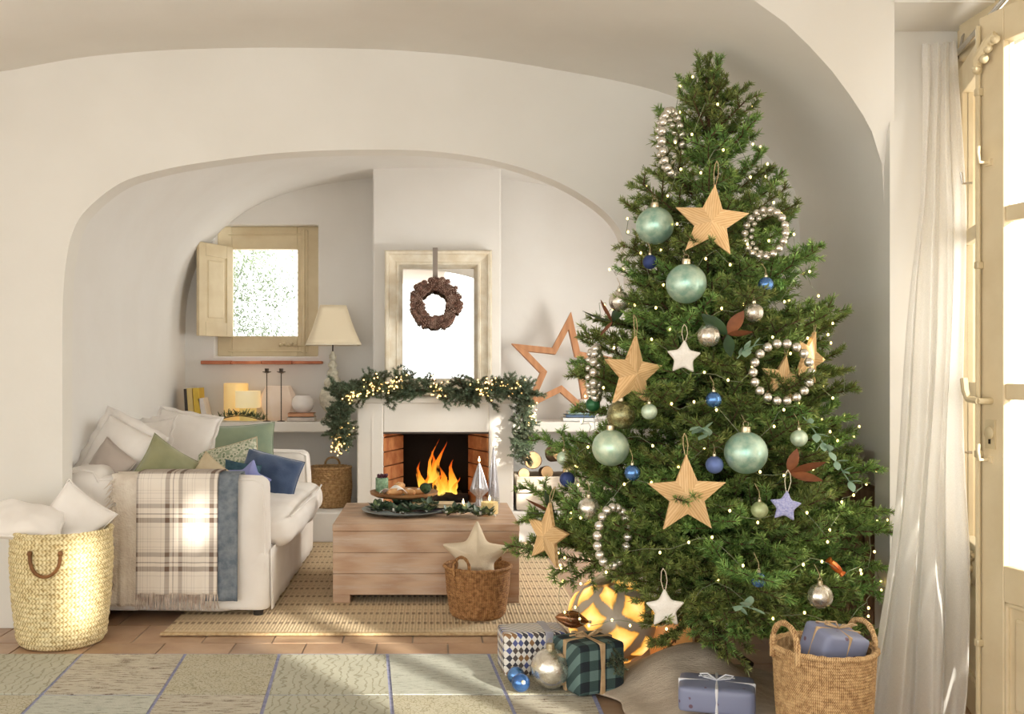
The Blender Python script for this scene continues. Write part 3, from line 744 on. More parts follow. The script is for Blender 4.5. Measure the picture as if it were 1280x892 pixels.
twill = math_(t, 'MULTIPLY_ADD', math_(t, 'SINE', math_(t, 'MULTIPLY', math_(t, 'ADD', s[0], s[2]), 900)), 0.08, 1.0)
t.links.new(mixc(t, math_(t, 'MULTIPLY', f, twill), c4(srgb(240, 230, 218)), c4(srgb(112, 90, 76))), b.inputs['Base Color']); b.inputs['Roughness'].default_value = 0.95
bump_(t, b, noise_(t, v, 260, 2), 0.4, 0.003); plaid = m
bluegrey = M('bluegrey_wool', srgb(136, 144, 152), 0.95, srgb(104, 114, 126), 30, bump=0.6, bscale=160, dist=0.006)
ecru = M('ecru_wool', srgb(236, 226, 212), 0.95, srgb(218, 204, 188), 14, bump=0.7, bscale=110, dist=0.008)
th1 = thing('throw_blanket', 'ecru fringed throw hanging over the sofa arm nearest the big basket', 'throw', (-1.5, 4.87, 0.1), 'throws over the sofa arm')
G().grid(throw_fn(-1.56, -1.38, 0.075, 0.004, 2, 0.012, 0.0, 0.05), 22, 60).build('cloth', ecru, th1, ang=180, solid=0.008)
g = G()
for k in range(46):
    zz = 0.08+0.61*k/45; a = random.uniform(-.02, .02)
    g.tube([(-1.545, 4.868, zz), (-1.565+a*.5, 4.862, zz-0.012), (-1.585+a, 4.858, zz-0.035)], [0.004, 0.003, 0.001], 5)
fr_ = g.build('fringe', ecru, th1); fr_['kind'] = 'stuff'
th2 = thing('throw_blanket', 'blue-grey wool throw hanging at the front of the sofa arm', 'throw', (-1.0, 4.87, 0.1), 'throws over the sofa arm')
G().grid(throw_fn(-1.12, -0.945, 0.10, 0.006, 5, 0.006, 0.0), 18, 50).build('cloth', bluegrey, th2, ang=180, solid=0.007)
th3 = thing('throw_blanket', 'cream and brown plaid throw with fringe hung over the sofa arm', 'throw', (-1.24, 4.86, 0.1), 'throws over the sofa arm')
G().grid(throw_fn(-1.435, -1.04, 0.135, 0.016, 8, 0.007, 0.0), 40, 60).build('cloth', plaid, th3, ang=180, solid=0.006)
g = G()
for k in range(58):
    x = -1.432+0.39*k/57; a = random.uniform(-.012, .012); bq = random.uniform(-.008, .004)
    yq = path_over(1.0, 4.86)[0]-0.004
    g.tube([(x, yq, 0.14), (x+a*.4, yq-0.004, 0.10), (x+a, yq+bq, 0.058+random.uniform(0, .012))], [0.0032, 0.0028, 0.002], 5)
fr_ = g.build('fringe', M('fringe_wool', srgb(214, 200, 188), 0.95, srgb(160, 138, 124), 30), th3); fr_['kind'] = 'stuff'
# ================================================================== baskets
def wickermat(name, a, b_, c, fz=300.0, fa=80.0, kz=1.6):
    m, t, b = newmat(name); v = coords(t); s = sep(t, v)
    ang = math_(t, 'ARCTAN2', s[1], s[0])
    row = math_(t, 'MULTIPLY', math_(t, 'SINE', math_(t, 'MULTIPLY', s[2], fz)), kz)
    w = math_(t, 'SINE', math_(t, 'ADD', math_(t, 'MULTIPLY', ang, fa), row))
    n = noise_(t, v, 60, 3)
    f = math_(t, 'ADD', math_(t, 'MULTIPLY', w, 0.18), n)
    t.links.new(ramp(t, f, [(0.25, c), (0.5, b_), (0.72, a)]), b.inputs['Base Color']); b.inputs['Roughness'].default_value = 0.8
    bump_(t, b, f, 0.6, 0.006); return m
palm = wickermat('palm_weave', srgb(240, 226, 184), srgb(222, 202, 152), srgb(170, 146, 96))
seagrass = wickermat('seagrass_weave', srgb(218, 184, 136), srgb(192, 154, 106), srgb(136, 100, 62), 620.0, 150.0, 1.0)
rattan = wickermat('brown_rattan', srgb(194, 148, 96), srgb(160, 112, 66), srgb(96, 62, 34), 560.0, 130.0, 1.0)
leather = M('brown_leather', srgb(140, 94, 50), 0.6, srgb(112, 72, 36), 20)
def basket(name, label, ctr, prof, rows, mt, tex=60, oval=1.0, bumpr=0.006):
    # prof: list of (z, r); horizontal coils
    o = thing(name, label, 'basket', ctr, 'woven baskets')
    H = prof[-1][0]; P_ = []
    for k in range(rows):
        z0, z1 = H*k/rows, H*(k+1)/rows
        for q, a in ((0.0, 0.0), (0.3, 0.85), (0.7, 0.85)):
            z = z0+(z1-z0)*q; P_.append((interp(prof, z)+bumpr*a, z, k))
    r_top = prof[-1][1]
    def rf(row):
        return lambda a: 0.22*bumpr*math.cos(tex*a+PI*(row % 2))
    vs = []; n = 96; fs = []
    outer = P_; inner = [(interp(prof, H*k/6)-0.012, H*k/6, -1) for k in range(6, 0, -1)]+[(interp(prof, 0.012)-0.02, 0.012, -1)]
    allp = outer+[(r_top+0.004, H, -1)]+inner
    for r, z, k in allp:
        for i in range(n):
            a = 2*PI*i/n; rr = r+(rf(k)(a) if k >= 0 else 0); vs.append((rr*math.cos(a), rr*oval*math.sin(a), z))
    for k in range(len(allp)-1):
        for i in range(n):
            j = (i+1) % n; fs.append((k*n+i, k*n+j, (k+1)*n+j, (k+1)*n+i))
    fs.append(tuple((len(allp)-1)*n+i for i in range(n))); fs.append(tuple(range(n-1, -1, -1)))
    G().add(vs, fs).build('body', mt, o, local=True, ang=70)
    ring = [((r_top+0.003)*math.cos(2*PI*i/64), (r_top+0.003)*oval*math.sin(2*PI*i/64), H+0.003*math.sin(8*2*PI*i/64)*0.3) for i in range(64)]
    G().tube(ring, [0.009+0.0016*math.sin(i*2.6) for i in range(64)], 8, closed=True).build('rim', mt, o, local=True)
    return o
def hoop(o, ang, R, H, w, h, r, mt, out=0.0, name='handle', oval=1.0):
    # upright hoop handle fixed to the rim at angle ang
    c = Vector((R*math.cos(ang), R*oval*math.sin(ang), H)); tng = Vector((-math.sin(ang), math.cos(ang), 0)); nrm = Vector((math.cos(ang), math.sin(ang), 0))
    pts = []
    for k in range(15):
        a = PI*k/14; pts.append(c+tng*(-w/2*math.cos(a))+Vector((0, 0, h*math.sin(a)**0.8-0.03*(k in (0, 14))))+nrm*(out*math.sin(a)))
    G().tube(pts, [r*(1+0.12*math.sin(k*2.1)) for k in range(15)], 8).build(name, mt, o, local=True)
bk1 = basket('woven_basket', 'tall pale palm basket with leather handle at the left wall', (-1.665, 4.50, 0), [(0, .168), (.03, .188), (.2, .207), (.38, .217), (.505, .212)], 24, palm, 84, bumpr=0.007)
# leather strap handle on the front, with its two studs
def strap(ctr, R, ang0, w, z0, drop, o):
    pts = []
    for k in range(13):
        a = PI*k/12; aa = ang0+(-w/2*math.cos(a))/R; pts.append(((R+0.012)*math.cos(aa), (R+0.012)*math.sin(aa), z0-drop*math.sin(a)**0.8))
    g = G(); vs = []
    for p in pts:
        n_ = Vector((p[0], p[1], 0)).normalized()*0.003
        vs += [Vector(p)-n_+Vector((0, 0, 0)), Vector(p)+n_]
    g.tube(pts, 0.008, 6); h = g.build('handle', leather, o, local=True)
    for p in (pts[0], pts[-1]): G().sphere((p[0], p[1], p[2]+0.004), 0.012, 8, 6).build('stud', leather, h, local=True)
strap(None, 0.218, -PI/2+0.04, 0.125, 0.43, 0.095, bk1)
pillow('cushion', 'crumpled white cushion lying flat in the tall palm basket', (-1.80, 4.44, 0.545), 0.34, 0.24, 0.13, (-62, 6, 8), linen, 0.1, 21, pipe=linen, group='cushions in the basket', nz=0.02)
pillow('cushion', 'white cushion with one corner standing up in the palm basket', (-1.63, 4.55, 0.535), 0.27, 0.27, 0.11, (-18, 38, 10), linen, 0.1, 22, pipe=linen, group='cushions in the basket', nz=0.02)
bk2 = basket('woven_basket', 'small brown rattan basket holding a star cushion before the table', (0.225, 4.93, 0.012), [(0, .118), (.02, .135), (.12, .15), (.245, .160)], 22, rattan, 70, bumpr=0.004)
hoop(bk2, -PI/2-0.55, 0.158, 0.245, 0.085, 0.065, 0.008, rattan); hoop(bk2, PI/2-0.55, 0.158, 0.245, 0.085, 0.065, 0.008, rattan)
o = thing('star_cushion', 'cream star-shaped cushion standing in the small rattan basket', 'cushion', (0.218, 4.93, 0.30), None, (math.radians(-10), math.radians(2), 0))
star_geo(0.185, 0.088, 0.13, soft=4).build('cover', M('cream_wool', srgb(232, 216, 190), 0.95, srgb(220, 202, 174), 10, bump=0.4, bscale=200), o, local=True, merge=True, ang=180)
bk3 = basket('woven_basket', 'round seagrass basket under the shelf beside the fireplace', (P(413, 0, 7.42).x, 7.42, 0.216), [(0, .130), (.02, .145), (.15, .158), (.29, .150)], 20, seagrass, 60)
hoop(bk3, PI/2, 0.15, 0.29, 0.11, 0.06, 0.008, seagrass); hoop(bk3, -PI/2+0.1, 0.158, 0.27, 0.10, -0.05, 0.008, seagrass)
bk4 = basket('woven_basket', 'seagrass basket with a wrapped gift inside beside the curtain', (1.222, 3.12, 0), [(0, .118), (.03, .130), (.2, .142), (.355, .150)], 38, seagrass, 60, bumpr=0.0045)
hoop(bk4, PI+0.35, 0.148, 0.355, 0.115, 0.085, 0.009, seagrass); hoop(bk4, 0.35, 0.148, 0.355, 0.115, 0.07, 0.009, seagrass)

# ================================================================== coffee table
def woodmat(name, a, b_, rough=0.55, sc=(1, 8, 8), scale=5, rnd=0.0, pale=None):
    m, t, b = newmat(name); v = coords(t, sc)
    n = noise_(t, v, scale, 6, 0.65); w = nd(t, 'ShaderNodeTexWave', {'Vector': v, 'Scale': 1.2, 'Distortion': 6.0, 'Detail': 4.0}).outputs[1]
    f = math_(t, 'ADD', math_(t, 'MULTIPLY', n, 0.7), math_(t, 'MULTIPLY', w, 0.3)); c = ramp(t, f, [(0.3, a), (0.7, b_)])
    if pale is not None:
        k = ramp(t, noise_(t, coords(t, tuple(q*0.8 for q in sc)), 2.5, 8, 0.75), [(0.47, (0, 0, 0)), (0.72, (1, 1, 1))]); c = mixc(t, math_(t, 'MULTIPLY', k, 0.75), c, c4(pale))
    if rnd:
        oi = nd(t, 'ShaderNodeObjectInfo').outputs['Random']; c = nd(t, 'ShaderNodeHueSaturation', {'Color': c, 'Value': math_(t, 'MULTIPLY_ADD', oi, 2*rnd, 1-rnd)}).outputs[0]
    t.links.new(c, b.inputs['Base Color']); b.inputs['Roughness'].default_value = rough; bump_(t, b, f, 0.25, 0.004); return m
washed = woodmat('whitewashed_pine', srgb(200, 168, 140), srgb(174, 138, 110), 0.5, (0.9, 9, 9), 4, 0.02, srgb(216, 200, 184))
tx0, tx1, ty0, ty1 = -0.515, 0.453, 5.19, 6.06
tb = thing('coffee_table', 'low whitewashed wooden block coffee table in front of the fire', 'coffee table', ((tx0+tx1)/2, (ty0+ty1)/2, 0.012))
hs = [0.055, 0.165, 0.275, 0.385]
for k in range(3):
    z0, z1 = hs[k], hs[k+1]-0.0015
    G().box(tx0, tx1, ty0, ty0+0.03, z0, z1).build('front_plank', washed, tb, smooth=False, bevel=0.002)
    G().box(tx0, tx0+0.03, ty0+0.031, ty1, z0, z1).build('side_plank', washed, tb, smooth=False, bevel=0.002)
    G().box(tx1-0.03, tx1, ty0+0.031, ty1, z0, z1).build('side_plank', washed, tb, smooth=False, bevel=0.002)
for k in range(5):
    y0 = ty0+(ty1-ty0)*k/5; G().box(tx0-0.002, tx1+0.002, y0-0.002*(k == 0), y0+(ty1-ty0)/5-0.002, 0.385, 0.42).build('top_plank', washed, tb, smooth=False, bevel=0.003)
G().box(tx0+0.03, tx1-0.03, ty1-0.03, ty1, 0.055, 0.385).build('back_panel', washed, tb, smooth=False)
for x in (tx0, tx1-0.09):
    for y in (ty0+0.006, ty1-0.09): G().box(x, x+0.09, y, y+0.084, 0.012, 0.056).build('foot', washed, tb, smooth=False, bevel=0.003)
TZ = 0.42
def onT(px, py): d = (CH-TZ)*F/(py-465); return P(px, py, d)
# ------------------------------------------------ mirror
crackle = M('crackled_cream', srgb(242, 234, 216), 0.6, srgb(226, 212, 186), 12, bump=0.4, bscale=30)
X0, X1, Z0, Z1 = -0.352, 0.446, 1.030, 2.118
mi = thing('mirror', 'tall mirror in a crackled cream frame standing on the mantel', 'mirror', (0.047, 7.45, 1.03))
fwid = 0.133
prof = [(0.0, 0.0, 7.525), (0.0, 0.0, 7.44), (0.012, 0.0, 7.415), (0.03, 0.0, 7.42), (0.036, 0, 7.435), (0.085, 0.0, 7.455), (0.09, 0, 7.447), (0.105, 0.0, 7.452), (0.133, 0.0, 7.505)]
def ringpt(i, y, k):
    c = [(X0+i, Z0+i), (X1-i, Z0+i), (X1-i, Z1-i), (X0+i, Z1-i)][k]; return (c[0], y, c[1])
for k in range(4):
    vs = []; fs = []
    for (i, _, y) in prof: vs += [ringpt(i, y, k), ringpt(i, y, (k+1) % 4)]
    for q in range(len(prof)-1): fs.append((2*q, 2*q+2, 2*q+3, 2*q+1))
    G().add(vs, fs).build('frame_member', crackle, mi, smooth=False)
mm, t, b = newmat('mirror_silver'); b.inputs['Metallic'].default_value = 1; b.inputs['Roughness'].default_value = 0.02; b.inputs['Base Color'].default_value = (0.95, 0.94, 0.92, 1)
G().box(X0+0.125, X1-0.125, 7.506, 7.51, Z0+0.125, Z1-0.125).build('mirror_glass', mm, mi, smooth=False)
# ------------------------------------------------ pine cone wreath on its ribbon
conem = M('pinecone_brown', srgb(138, 100, 84), 0.8, srgb(92, 62, 52), 30); conetip = M('pinecone_tip', srgb(196, 168, 152), 0.8, srgb(150, 116, 100), 20)
g = G(); ns = 46
for k in range(ns):
    tt = k/ns; a = k*2.39996; r = 0.030*math.sin(PI*(0.12+0.84*tt))**0.8; z = -0.036+0.075*tt
    nrm = Vector((math.cos(a), math.sin(a), 0.35+0.8*(tt-0.3))).normalized(); tg = Vector((-math.sin(a), math.cos(a), 0)); up = nrm.cross(tg)
    c = nrm*r+Vector((0, 0, z)); w_ = 0.010*(1.15-0.6*tt)
    i0 = Vector((0, 0, z-0.006))
    g.add([i0+tg*w_*.4, i0-tg*w_*.4, c-tg*w_, c+tg*w_, c+nrm*0.004-up*0.004], [(0, 1, 2, 3)], 0); g.add([c-tg*w_, c+tg*w_, c+nrm*0.003+up*0.008, c+nrm*0.004-up*0.003], [(0, 1, 2), (0, 3, 1)], 1)
g.lathe([(0.004, -.036), (0.012, -.02), (0.012, .01), (0.004, .035)], 8, mi=0)
cone_me = g.mesh('pinecone', [conem, conetip], False)
wc = P(544, 379, 7.34)
wr_ = thing('pinecone_wreath', 'pine cone wreath hanging on a grey ribbon in front of the mirror', 'wreath', wc)
G().tube([(0.135*math.cos(2*PI*i/40), 0.0, 0.135*math.sin(2*PI*i/40)) for i in range(40)], 0.022, 8, closed=True).build('ring', conem, wr_, local=True)
for k in range(62):
    a = 2*PI*k/31+random.uniform(-.08, .08); row = k // 31
    rr = (0.118, 0.163)[row]+random.uniform(-.008, .008); o = link('pinecone', cone_me, wr_, (rr*math.cos(a), -0.024+random.uniform(-.01, .01), rr*math.sin(a)), (random.uniform(0.8, 2.2), random.uniform(-.8, .8), random.uniform(0, 6)), random.uniform(0.72, 1.0))
rib = M('grey_ribbon', srgb(150, 138, 128), 0.7, bump=0.2, bscale=200)
G().box(-0.018, 0.018, -0.006, -0.004, 0.12, (Z1+0.004-wc.z)).build('ribbon', rib, wr_, local=True, smooth=False)
G().box(-0.018, 0.018, -0.006, 0.19, Z1+0.003-wc.z, Z1+0.005-wc.z).build('ribbon', rib, wr_, local=True, smooth=False)
# ------------------------------------------------ table lamp
lampm = M('carved_white', srgb(226, 220, 202), 0.7, srgb(190, 184, 166), 40, bump=0.6, bscale=45, dist=0.01)
shade_m, t, b = newmat('linen_shade'); b.inputs['Base Color'].default_value = c4(srgb(236, 222, 194)); b.inputs['Roughness'].default_value = 0.9; b.inputs['Transmission Weight'].default_value = 0.0
bump_(t, b, noise_(t, coords(t), 260, 2), 0.2, 0.002)
lp = P(416, 0, 7.66); lz = 0.84
la = thing('table_lamp', 'carved white table lamp with square linen shade on the left shelf', 'lamp', (lp.x, 7.66, lz))
prof = [(0.001, 0), (.085, 0), (.085, .02), (.06, .035), (.05, .06), (.075, .09), (.098, .13), (.105, .17), (.095, .215), (.075, .25), (.06, .265), (.068, .285), (.06, .31), (.045, .325), (.035, .34), (.044, .355), (.044, .375), (.03, .39), (.024, .40), (.036, .415), (.036, .435), (.022, .45), (.016, .46), (.028, .475), (.026, .50), (.014, .515), (.012, .53)]
def lr(r, z, a): return r*(1+0.06*math.sin(6*a+z*20)*math.sin(z*45)) if 0.05 < z < 0.45 else r
G().lathe(prof, 40, rfun=lr).build('base', lampm, la, local=True)
G().tube([(0, 0, .53), (0, 0, .60)], .006, 8).build('stem', dark_metal, la, local=True)
g = G(); zb, zt = 0.578, 0.878; hb, ht = 0.205, 0.097
def sq(h, z, y=1.0): return [(-h, -h*y, z), (h, -h*y, z), (h, h*y, z), (-h, h*y, z)]
A = sq(hb, zb, .8); B = sq(ht, zt, .8)
for k in range(4):
    k2 = (k+1) % 4
    def pf(u, v, k=k, k2=k2):
        p = Vector(A[k]).lerp(Vector(A[k2]), u); q = Vector(B[k]).lerp(Vector(B[k2]), u); r = p.lerp(q, v); s_ = 1-0.05*math.sin(PI*v); return (r.x*s_, r.y*s_, r.z)
    g.grid(pf, 6, 8)
o = g.build('shade', shade_m, la, local=True, solid=0.003, ang=30); o.rotation_euler = (0, 0, math.radians(9))
h_ = G().tube(A+[A[0]], 0.004, 6).build('trim', crackle, o, local=True); G().tube(B+[B[0]], 0.003, 6).build('trim', crackle, o, local=True)
# ------------------------------------------------ shelf still life
SZ = 0.84
def onS(px, d=7.66): return Vector(((px-540)/F*d, d, SZ))
warmwax = M('lit_wax', srgb(250, 226, 170), 0.6, srgb(252, 214, 140), 3, emit=(1.0, 0.62, 0.22), emits=0.18)
creamglow = M('cream_glass_lit', srgb(252, 240, 205), 0.5, srgb(250, 232, 180), 3, emit=(1.0, 0.78, 0.42), emits=0.2)
lantern = M('glowing_pale_ceramic', srgb(238, 220, 204), 0.45, srgb(228, 206, 186), 4, emit=(1.0, 0.72, 0.5), emits=0.08)  # emission adds a faint warm glow to the vase
whiteglass = M('white_glass', srgb(246, 240, 236), 0.25, srgb(238, 230, 226), 4)
def turned(name, label, cat, at, prof, mt, n=36, **k):
    return tag(G().lathe(prof, n, at).build(name, mt, None, at=at, **k), label, cat)
p = onS(295, 7.76); cp = thing('pillar_candle', 'tall lit orange-cream pillar candle at the back of the shelf', 'candle', p)
G().lathe([(.09, 0), (.094, .01), (.094, .282), (.086, .286), (.08, .27), (.001, .265)], 36).build('wax', warmwax, cp, local=True); G().tube([(0, 0, .265), (0, .002, .28)], .002, 5).build('wick', soot, cp, local=True)
p = onS(310, 7.66); cp = thing('candle_cup', 'pale glowing cup lantern on a yellow foot', 'lantern', p)
G().lathe([(.001, 0), (.066, 0), (.066, .095), (.001, .096)], 32).build('foot', M('yellow_glass', srgb(232, 208, 120), 0.3, emit=(1, .75, .3), emits=.15), cp, local=True)
G().lathe([(.001, .098), (.094, .098), (.096, .11), (.096, .226), (.090, .228), (.088, .115), (.001, .11)], 40).build('cup', creamglow, cp, local=True)
p = onS(348, 7.70); tag(G().lathe([(.001, 0), (.07, 0), (.10, .03), (.136, .11), (.14, .15), (.13, .20), (.098, .262), (.09, .266), (.085, .255), (.12, .2), (.001, .19)], 10, p).build('vase', lantern, None, at=p, ang=20), 'large faceted pinkish vase behind the iron candle holders', 'vase')
for px, w in ((333.5, 'left'), (351.5, 'right')):
    p = onS(px, 7.52); ch = thing('candle_holder', 'thin black iron candle holder on the shelf, %s one of the pair' % w, 'candle holder', p, 'iron candle holders')
    G().lathe([(.001, 0), (.03, 0), (.03, .004), (.004, .008)], 20).build('foot', dark_metal, ch, local=True)
    G().tube([(0, 0, .006), (0, 0, .365)], .0035, 8).build('stem', dark_metal, ch, local=True)
    G().lathe([(.004, .362), (.034, .372), (.032, .376), (.014, .37)], 20).build('drip_tray', dark_metal, ch, local=True); G().lathe([(.014, .37), (.016, .398), (.013, .398), (.012, .375), (.001, .375)], 16).build('cup', dark_metal, ch, local=True)
def book(name, label, at, w, h, d, rot, cov, pages, flat=False, group=None):
    o = thing(name, label, 'book', at, group, tuple(math.radians(a) for a in rot))
    # standing: x thickness w, y depth d, z height h; spine on -y
    g = G().box(-w/2, -w/2+.003, 0, d, 0, h).box(w/2-.003, w/2, 0, d, 0, h).box(-w/2, w/2, -.003, 0.0, 0, h); g.build('cover', cov, o, local=True, smooth=False)
    G().box(-w/2+.003, w/2-.003, 0.0, d-.004, .004, h-.004).build('pages', pages, o, local=True, smooth=False); return o
paper = M('paper', srgb(240, 232, 214), 0.9)
cov = lambda n, c: M(n, c, 0.55, tuple(x*0.9 for x in c), 20)
for px, lab, c, w, h, tilt in ((233.5, 'black-spined book at the end of the shelf row', srgb(60, 52, 50), .020, .245, 3), (239.5, 'cream and gold book next to the black-spined one', srgb(222, 196, 130), .040, .25, 4), (247.5, 'bright yellow book on the shelf', srgb(224, 188, 70), .046, .25, 4), (257, 'smaller white book leaning on the yellow one', srgb(238, 230, 226), .036, .175, 13)):
    p = onS(px, 7.50); book('book', lab, (p.x, 7.50, SZ+w*0.5*math.sin(math.radians(tilt))), w, h, .17, (0, -tilt, 0), cov('cover_%d' % px, c), paper, group='books standing on the left shelf')
p = onS(377.5, 7.58)
for k, (c, w) in enumerate(((srgb(208, 196, 186), .205), (srgb(206, 150, 112), .195))):
    o = thing('book', ('pale book at the bottom of the small shelf stack', 'tan book on top of the small shelf stack')[k], 'book', (p.x, 7.58, SZ+0.034*k), 'books lying under the glass globe')
    h = .033 if k == 0 else .03
    G().box(-w/2, w/2, -.07, .07, 0, .003).box(-w/2, w/2, -.07, .07, h-.003, h).box(-w/2, w/2, -.07, -.067, 0, h).build('cover', cov('stack_%d' % k, c), o, local=True, smooth=False); G().box(-w/2+.004, w/2-.004, -.066, .066, .003, h-.003).build('pages', paper, o, local=True, smooth=False)
p = Vector((onS(378.5, 7.58).x, 7.58, SZ+.065)); tag(G().lathe([(.001, 0), (.045, 0), (.075, .03), (.086, .065), (.08, .10), (.06, .126), (.054, .128), (.05, .12), (.07, .08), (.001, .02)], 36, p).build('glass_globe', whiteglass, None, at=p), 'white round glass globe on two stacked books', 'vase')
# right shelf
starwood = woodmat('star_beam_wood', srgb(192, 138, 96), srgb(176, 122, 82), 0.6, (5, 5, 1.2), 3, 0.06)
c = P(704, 461, 7.62)
sf = thing('wooden_star', 'open wooden star frame leaning on the right shelf by the mantel', 'star', c)
R_, r_ = 0.44, 0.182
op = starpoly(R_, r_, 5, math.radians(82)); ip = starpoly(R_*0.69, r_*0.69, 5, math.radians(82))
for k in range(10):
    j = (k+1) % 10; G().prism([op[k], op[j], ip[j], ip[k]], -0.03, 0.03).build('beam', starwood, sf, local=True, smooth=False, bevel=0.002)
sf.rotation_euler = (math.radians(-4), 0, 0)
for k, (c_, z, h, w, dx) in enumerate(((srgb(226, 226, 224), .84, .03, .24, 0), (srgb(84, 108, 138), .87, .022, .22, .01), (srgb(150, 176, 180), .892, .024, .20, 0.02))):
    p = P(722, 0, 7.58); o = thing('book', ('white book at the bottom of the right shelf stack', 'slate blue book in the middle of the right shelf stack', 'pale teal book on top of the right shelf stack')[k], 'book', (p.x+dx, 7.58, z), 'books lying on the right shelf')
    G().box(-w/2, w/2, -.08, .08, 0, .003).box(-w/2, w/2, -.08, .08, h-.003, h).box(-w/2, w/2, -.08, -.077, 0, h).build('cover', cov('rs_%d' % k, c_), o, local=True, smooth=False); G().box(-w/2+.004, w/2-.004, -.076, .076, .003, h-.003).build('pages', paper, o, local=True, smooth=False)
p = P(735, 0, 7.6); tag(G().lathe([(.001, 0), (.05, 0), (.075, .03), (.08, .06), (.07, .09), (.065, .09), (.001, .07)], 30, (p.x, 7.6, .917)).build('bowl', whiteglass, None, at=(p.x, 7.6, .917)), 'white bowl on the book stack behind the tree', 'bowl')
# ------------------------------------------------ log crate
cratem = woodmat('whitewashed_crate', srgb(206, 194, 178), srgb(170, 156, 140), 0.8, (0.8, 7, 7), 5, 0.06)
ca = thing('log_crate', 'whitewashed plank crate of firewood beside the fireplace', 'crate', (0.93, 7.33, 0.216))
c0, c1 = 0.605, 1.30
for k in range(2):
    G().box(c0, c1, 7.16, 7.18, .225+k*.122, .225+k*.122+.115).build('front_plank', cratem, ca, smooth=False, bevel=0.003); G().box(c0, c1, 7.53, 7.55, .225+k*.122, .225+k*.122+.115).build('back_plank', cratem, ca, smooth=False, bevel=0.003)
    for x in (c0, c1-.02): G().box(x, x+.02, 7.181, 7.529, .225+k*.122, .34+k*.122).build('side_plank', cratem, ca, smooth=False, bevel=0.003)
G().box(c0+.02, c1-.02, 7.18, 7.53, .217, .235).build('bottom', cratem, ca, smooth=False)
bark = M('bark', srgb(150, 124, 96), 0.9, srgb(104, 82, 62), 18, bump=0.6, bscale=30); cut = M('cut_wood', srgb(214, 178, 132), 0.8, srgb(190, 150, 104), 14)
lograw = [(666, 575, .062, 'pale round log standing highest at the left of the crate'), (655, 592, .04, 'thin log beside the crate front edge'), (701, 566, .06, 'orange-cut log sticking up in the crate'), (684, 590, .045, 'short log lying in the middle of the crate'), (712, 588, .05, 'log lying at the right of the crate')]
for px, py, r, lab in lograw:
    c = P(px, py, 7.26); lo = thing('log', lab, 'log', (c.x, 7.26, c.z), 'firewood in the crate', (math.radians(-6), 0, math.radians(random.uniform(-12, 12))))
    g = G().lathe([(r, .004), (r*1.03, .03), (r*.98, .24)], 14, rfun=lambda R, z, a: R*(1+.05*math.sin(3*a+z*9))); g.xf(TR((0, 0, 0), -90)); g.build('bark', bark, lo, local=True)
    g = G().lathe([(r*.96, 0), (r*.96, .006)], 14); g.xf(TR((0, -.001, 0), -90)); g.build('cut_end', cut, lo, local=True)
# ------------------------------------------------ fire
charlog = M('charred_log', (0.05, 0.035, 0.03), 0.95, (0.02, 0.016, 0.014), 20, bump=0.8, bscale=30)
for k, (a, b_, r, lab) in enumerate((((-.16, 7.50, .27), (.27, 7.48, .265), .045, 'charred log lying at the front of the fire'), ((-.10, 7.60, .275), (.22, 7.66, .27), .042, 'charred log at the back of the fire'), ((-.05, 7.45, .34), (.18, 7.64, .345), .036, 'charred log laid across the two others in the fire'))):
    a, b_ = Vector(a), Vector(b_); tag(G().tube([a, a.lerp(b_, .3)+Vector((0, 0, .006)), a.lerp(b_, .7), b_], [r, r*1.06, r*.98, r*.9], 10).build('log', charlog, None, at=a), lab, 'log', 'burning logs')
m, t, b = newmat('flame'); v = coords(t, what='Generated'); s = sep(t, v)
nn = noise_(t, coords(t, (14, 14, 5)), 1.5, 3)
h = math_(t, 'ADD', s[2], math_(t, 'MULTIPLY_ADD', nn, 0.9, -0.45))
colr = ramp(t, h, [(0.0, (1.0, 0.66, 0.14)), (0.3, (1.0, 0.46, 0.05)), (0.6, (1.0, 0.24, 0.015)), (0.95, (0.75, 0.09, 0.008))])
em = nd(t, 'ShaderNodeEmission', {'Color': colr, 'Strength': 1.15}); tp = nd(t, 'ShaderNodeBsdfTransparent')
al = math_(t, 'MULTIPLY', ramp(t, nn, [(0.36, (0.0,)*3), (0.56, (1,)*3)]), ramp(t, h, [(0.6, (1,)*3), (1.05, (0.25,)*3)]))
mx = nd(t, 'ShaderNodeMixShader', {'Fac': al, 1: tp.outputs[0], 2: em.outputs[0]}); t.links.new(mx.outputs[0], t.nodes['Material Output'].inputs['Surface']); flame_m = m
fi = thing('fire', 'bright orange log fire burning in the fireplace', 'fire', (0.05, 7.52, 0.30))
def flame(x, y, h, r, lean, sd):
    n = 9; vs = []; fs = []; prof = [(0.35, 0), (.8, .1), (1, .22), (.86, .4), (.55, .6), (.3, .78), (.12, .92), (.01, 1)]
    for k, (q, z) in enumerate(prof):
        cx = x+lean*z*z*h+0.022*math.sin(5.5*z+sd)*(0.3+z); cy = y+0.01*math.sin(4*z+sd*2)
        for i in range(n):
            a = 2*PI*i/n; rr = r*q*(1+.25*math.sin(2*a+sd+3*z)); vs.append((cx+rr*math.cos(a), cy+rr*.55*math.sin(a), 0.29+z*h))
    for k in range(len(prof)-1):
        for i in range(n): j = (i+1) % n; fs.append((k*n+i, k*n+j, (k+1)*n+j, (k+1)*n+i))
    G().add(vs, fs).build('flame', flame_m, fi)
for a in ((-.075, 7.50, .25, .030, -.08, 1), (.03, 7.50, .40, .038, .14, 2.3), (.0, 7.54, .33, .034, -.02, 4), (.07, 7.48, .22, .034, .05, 5.1), (.145, 7.50, .27, .030, .10, .4), (-.045, 7.47, .17, .034, -.05, 3.1), (.05, 7.46, .17, .045, .02, 2), (.115, 7.54, .15, .036, .0, 6), (-.015, 7.52, .42, .018, .12, 1.7), (.175, 7.47, .14, .022, .06, 2.9)): flame(*a)
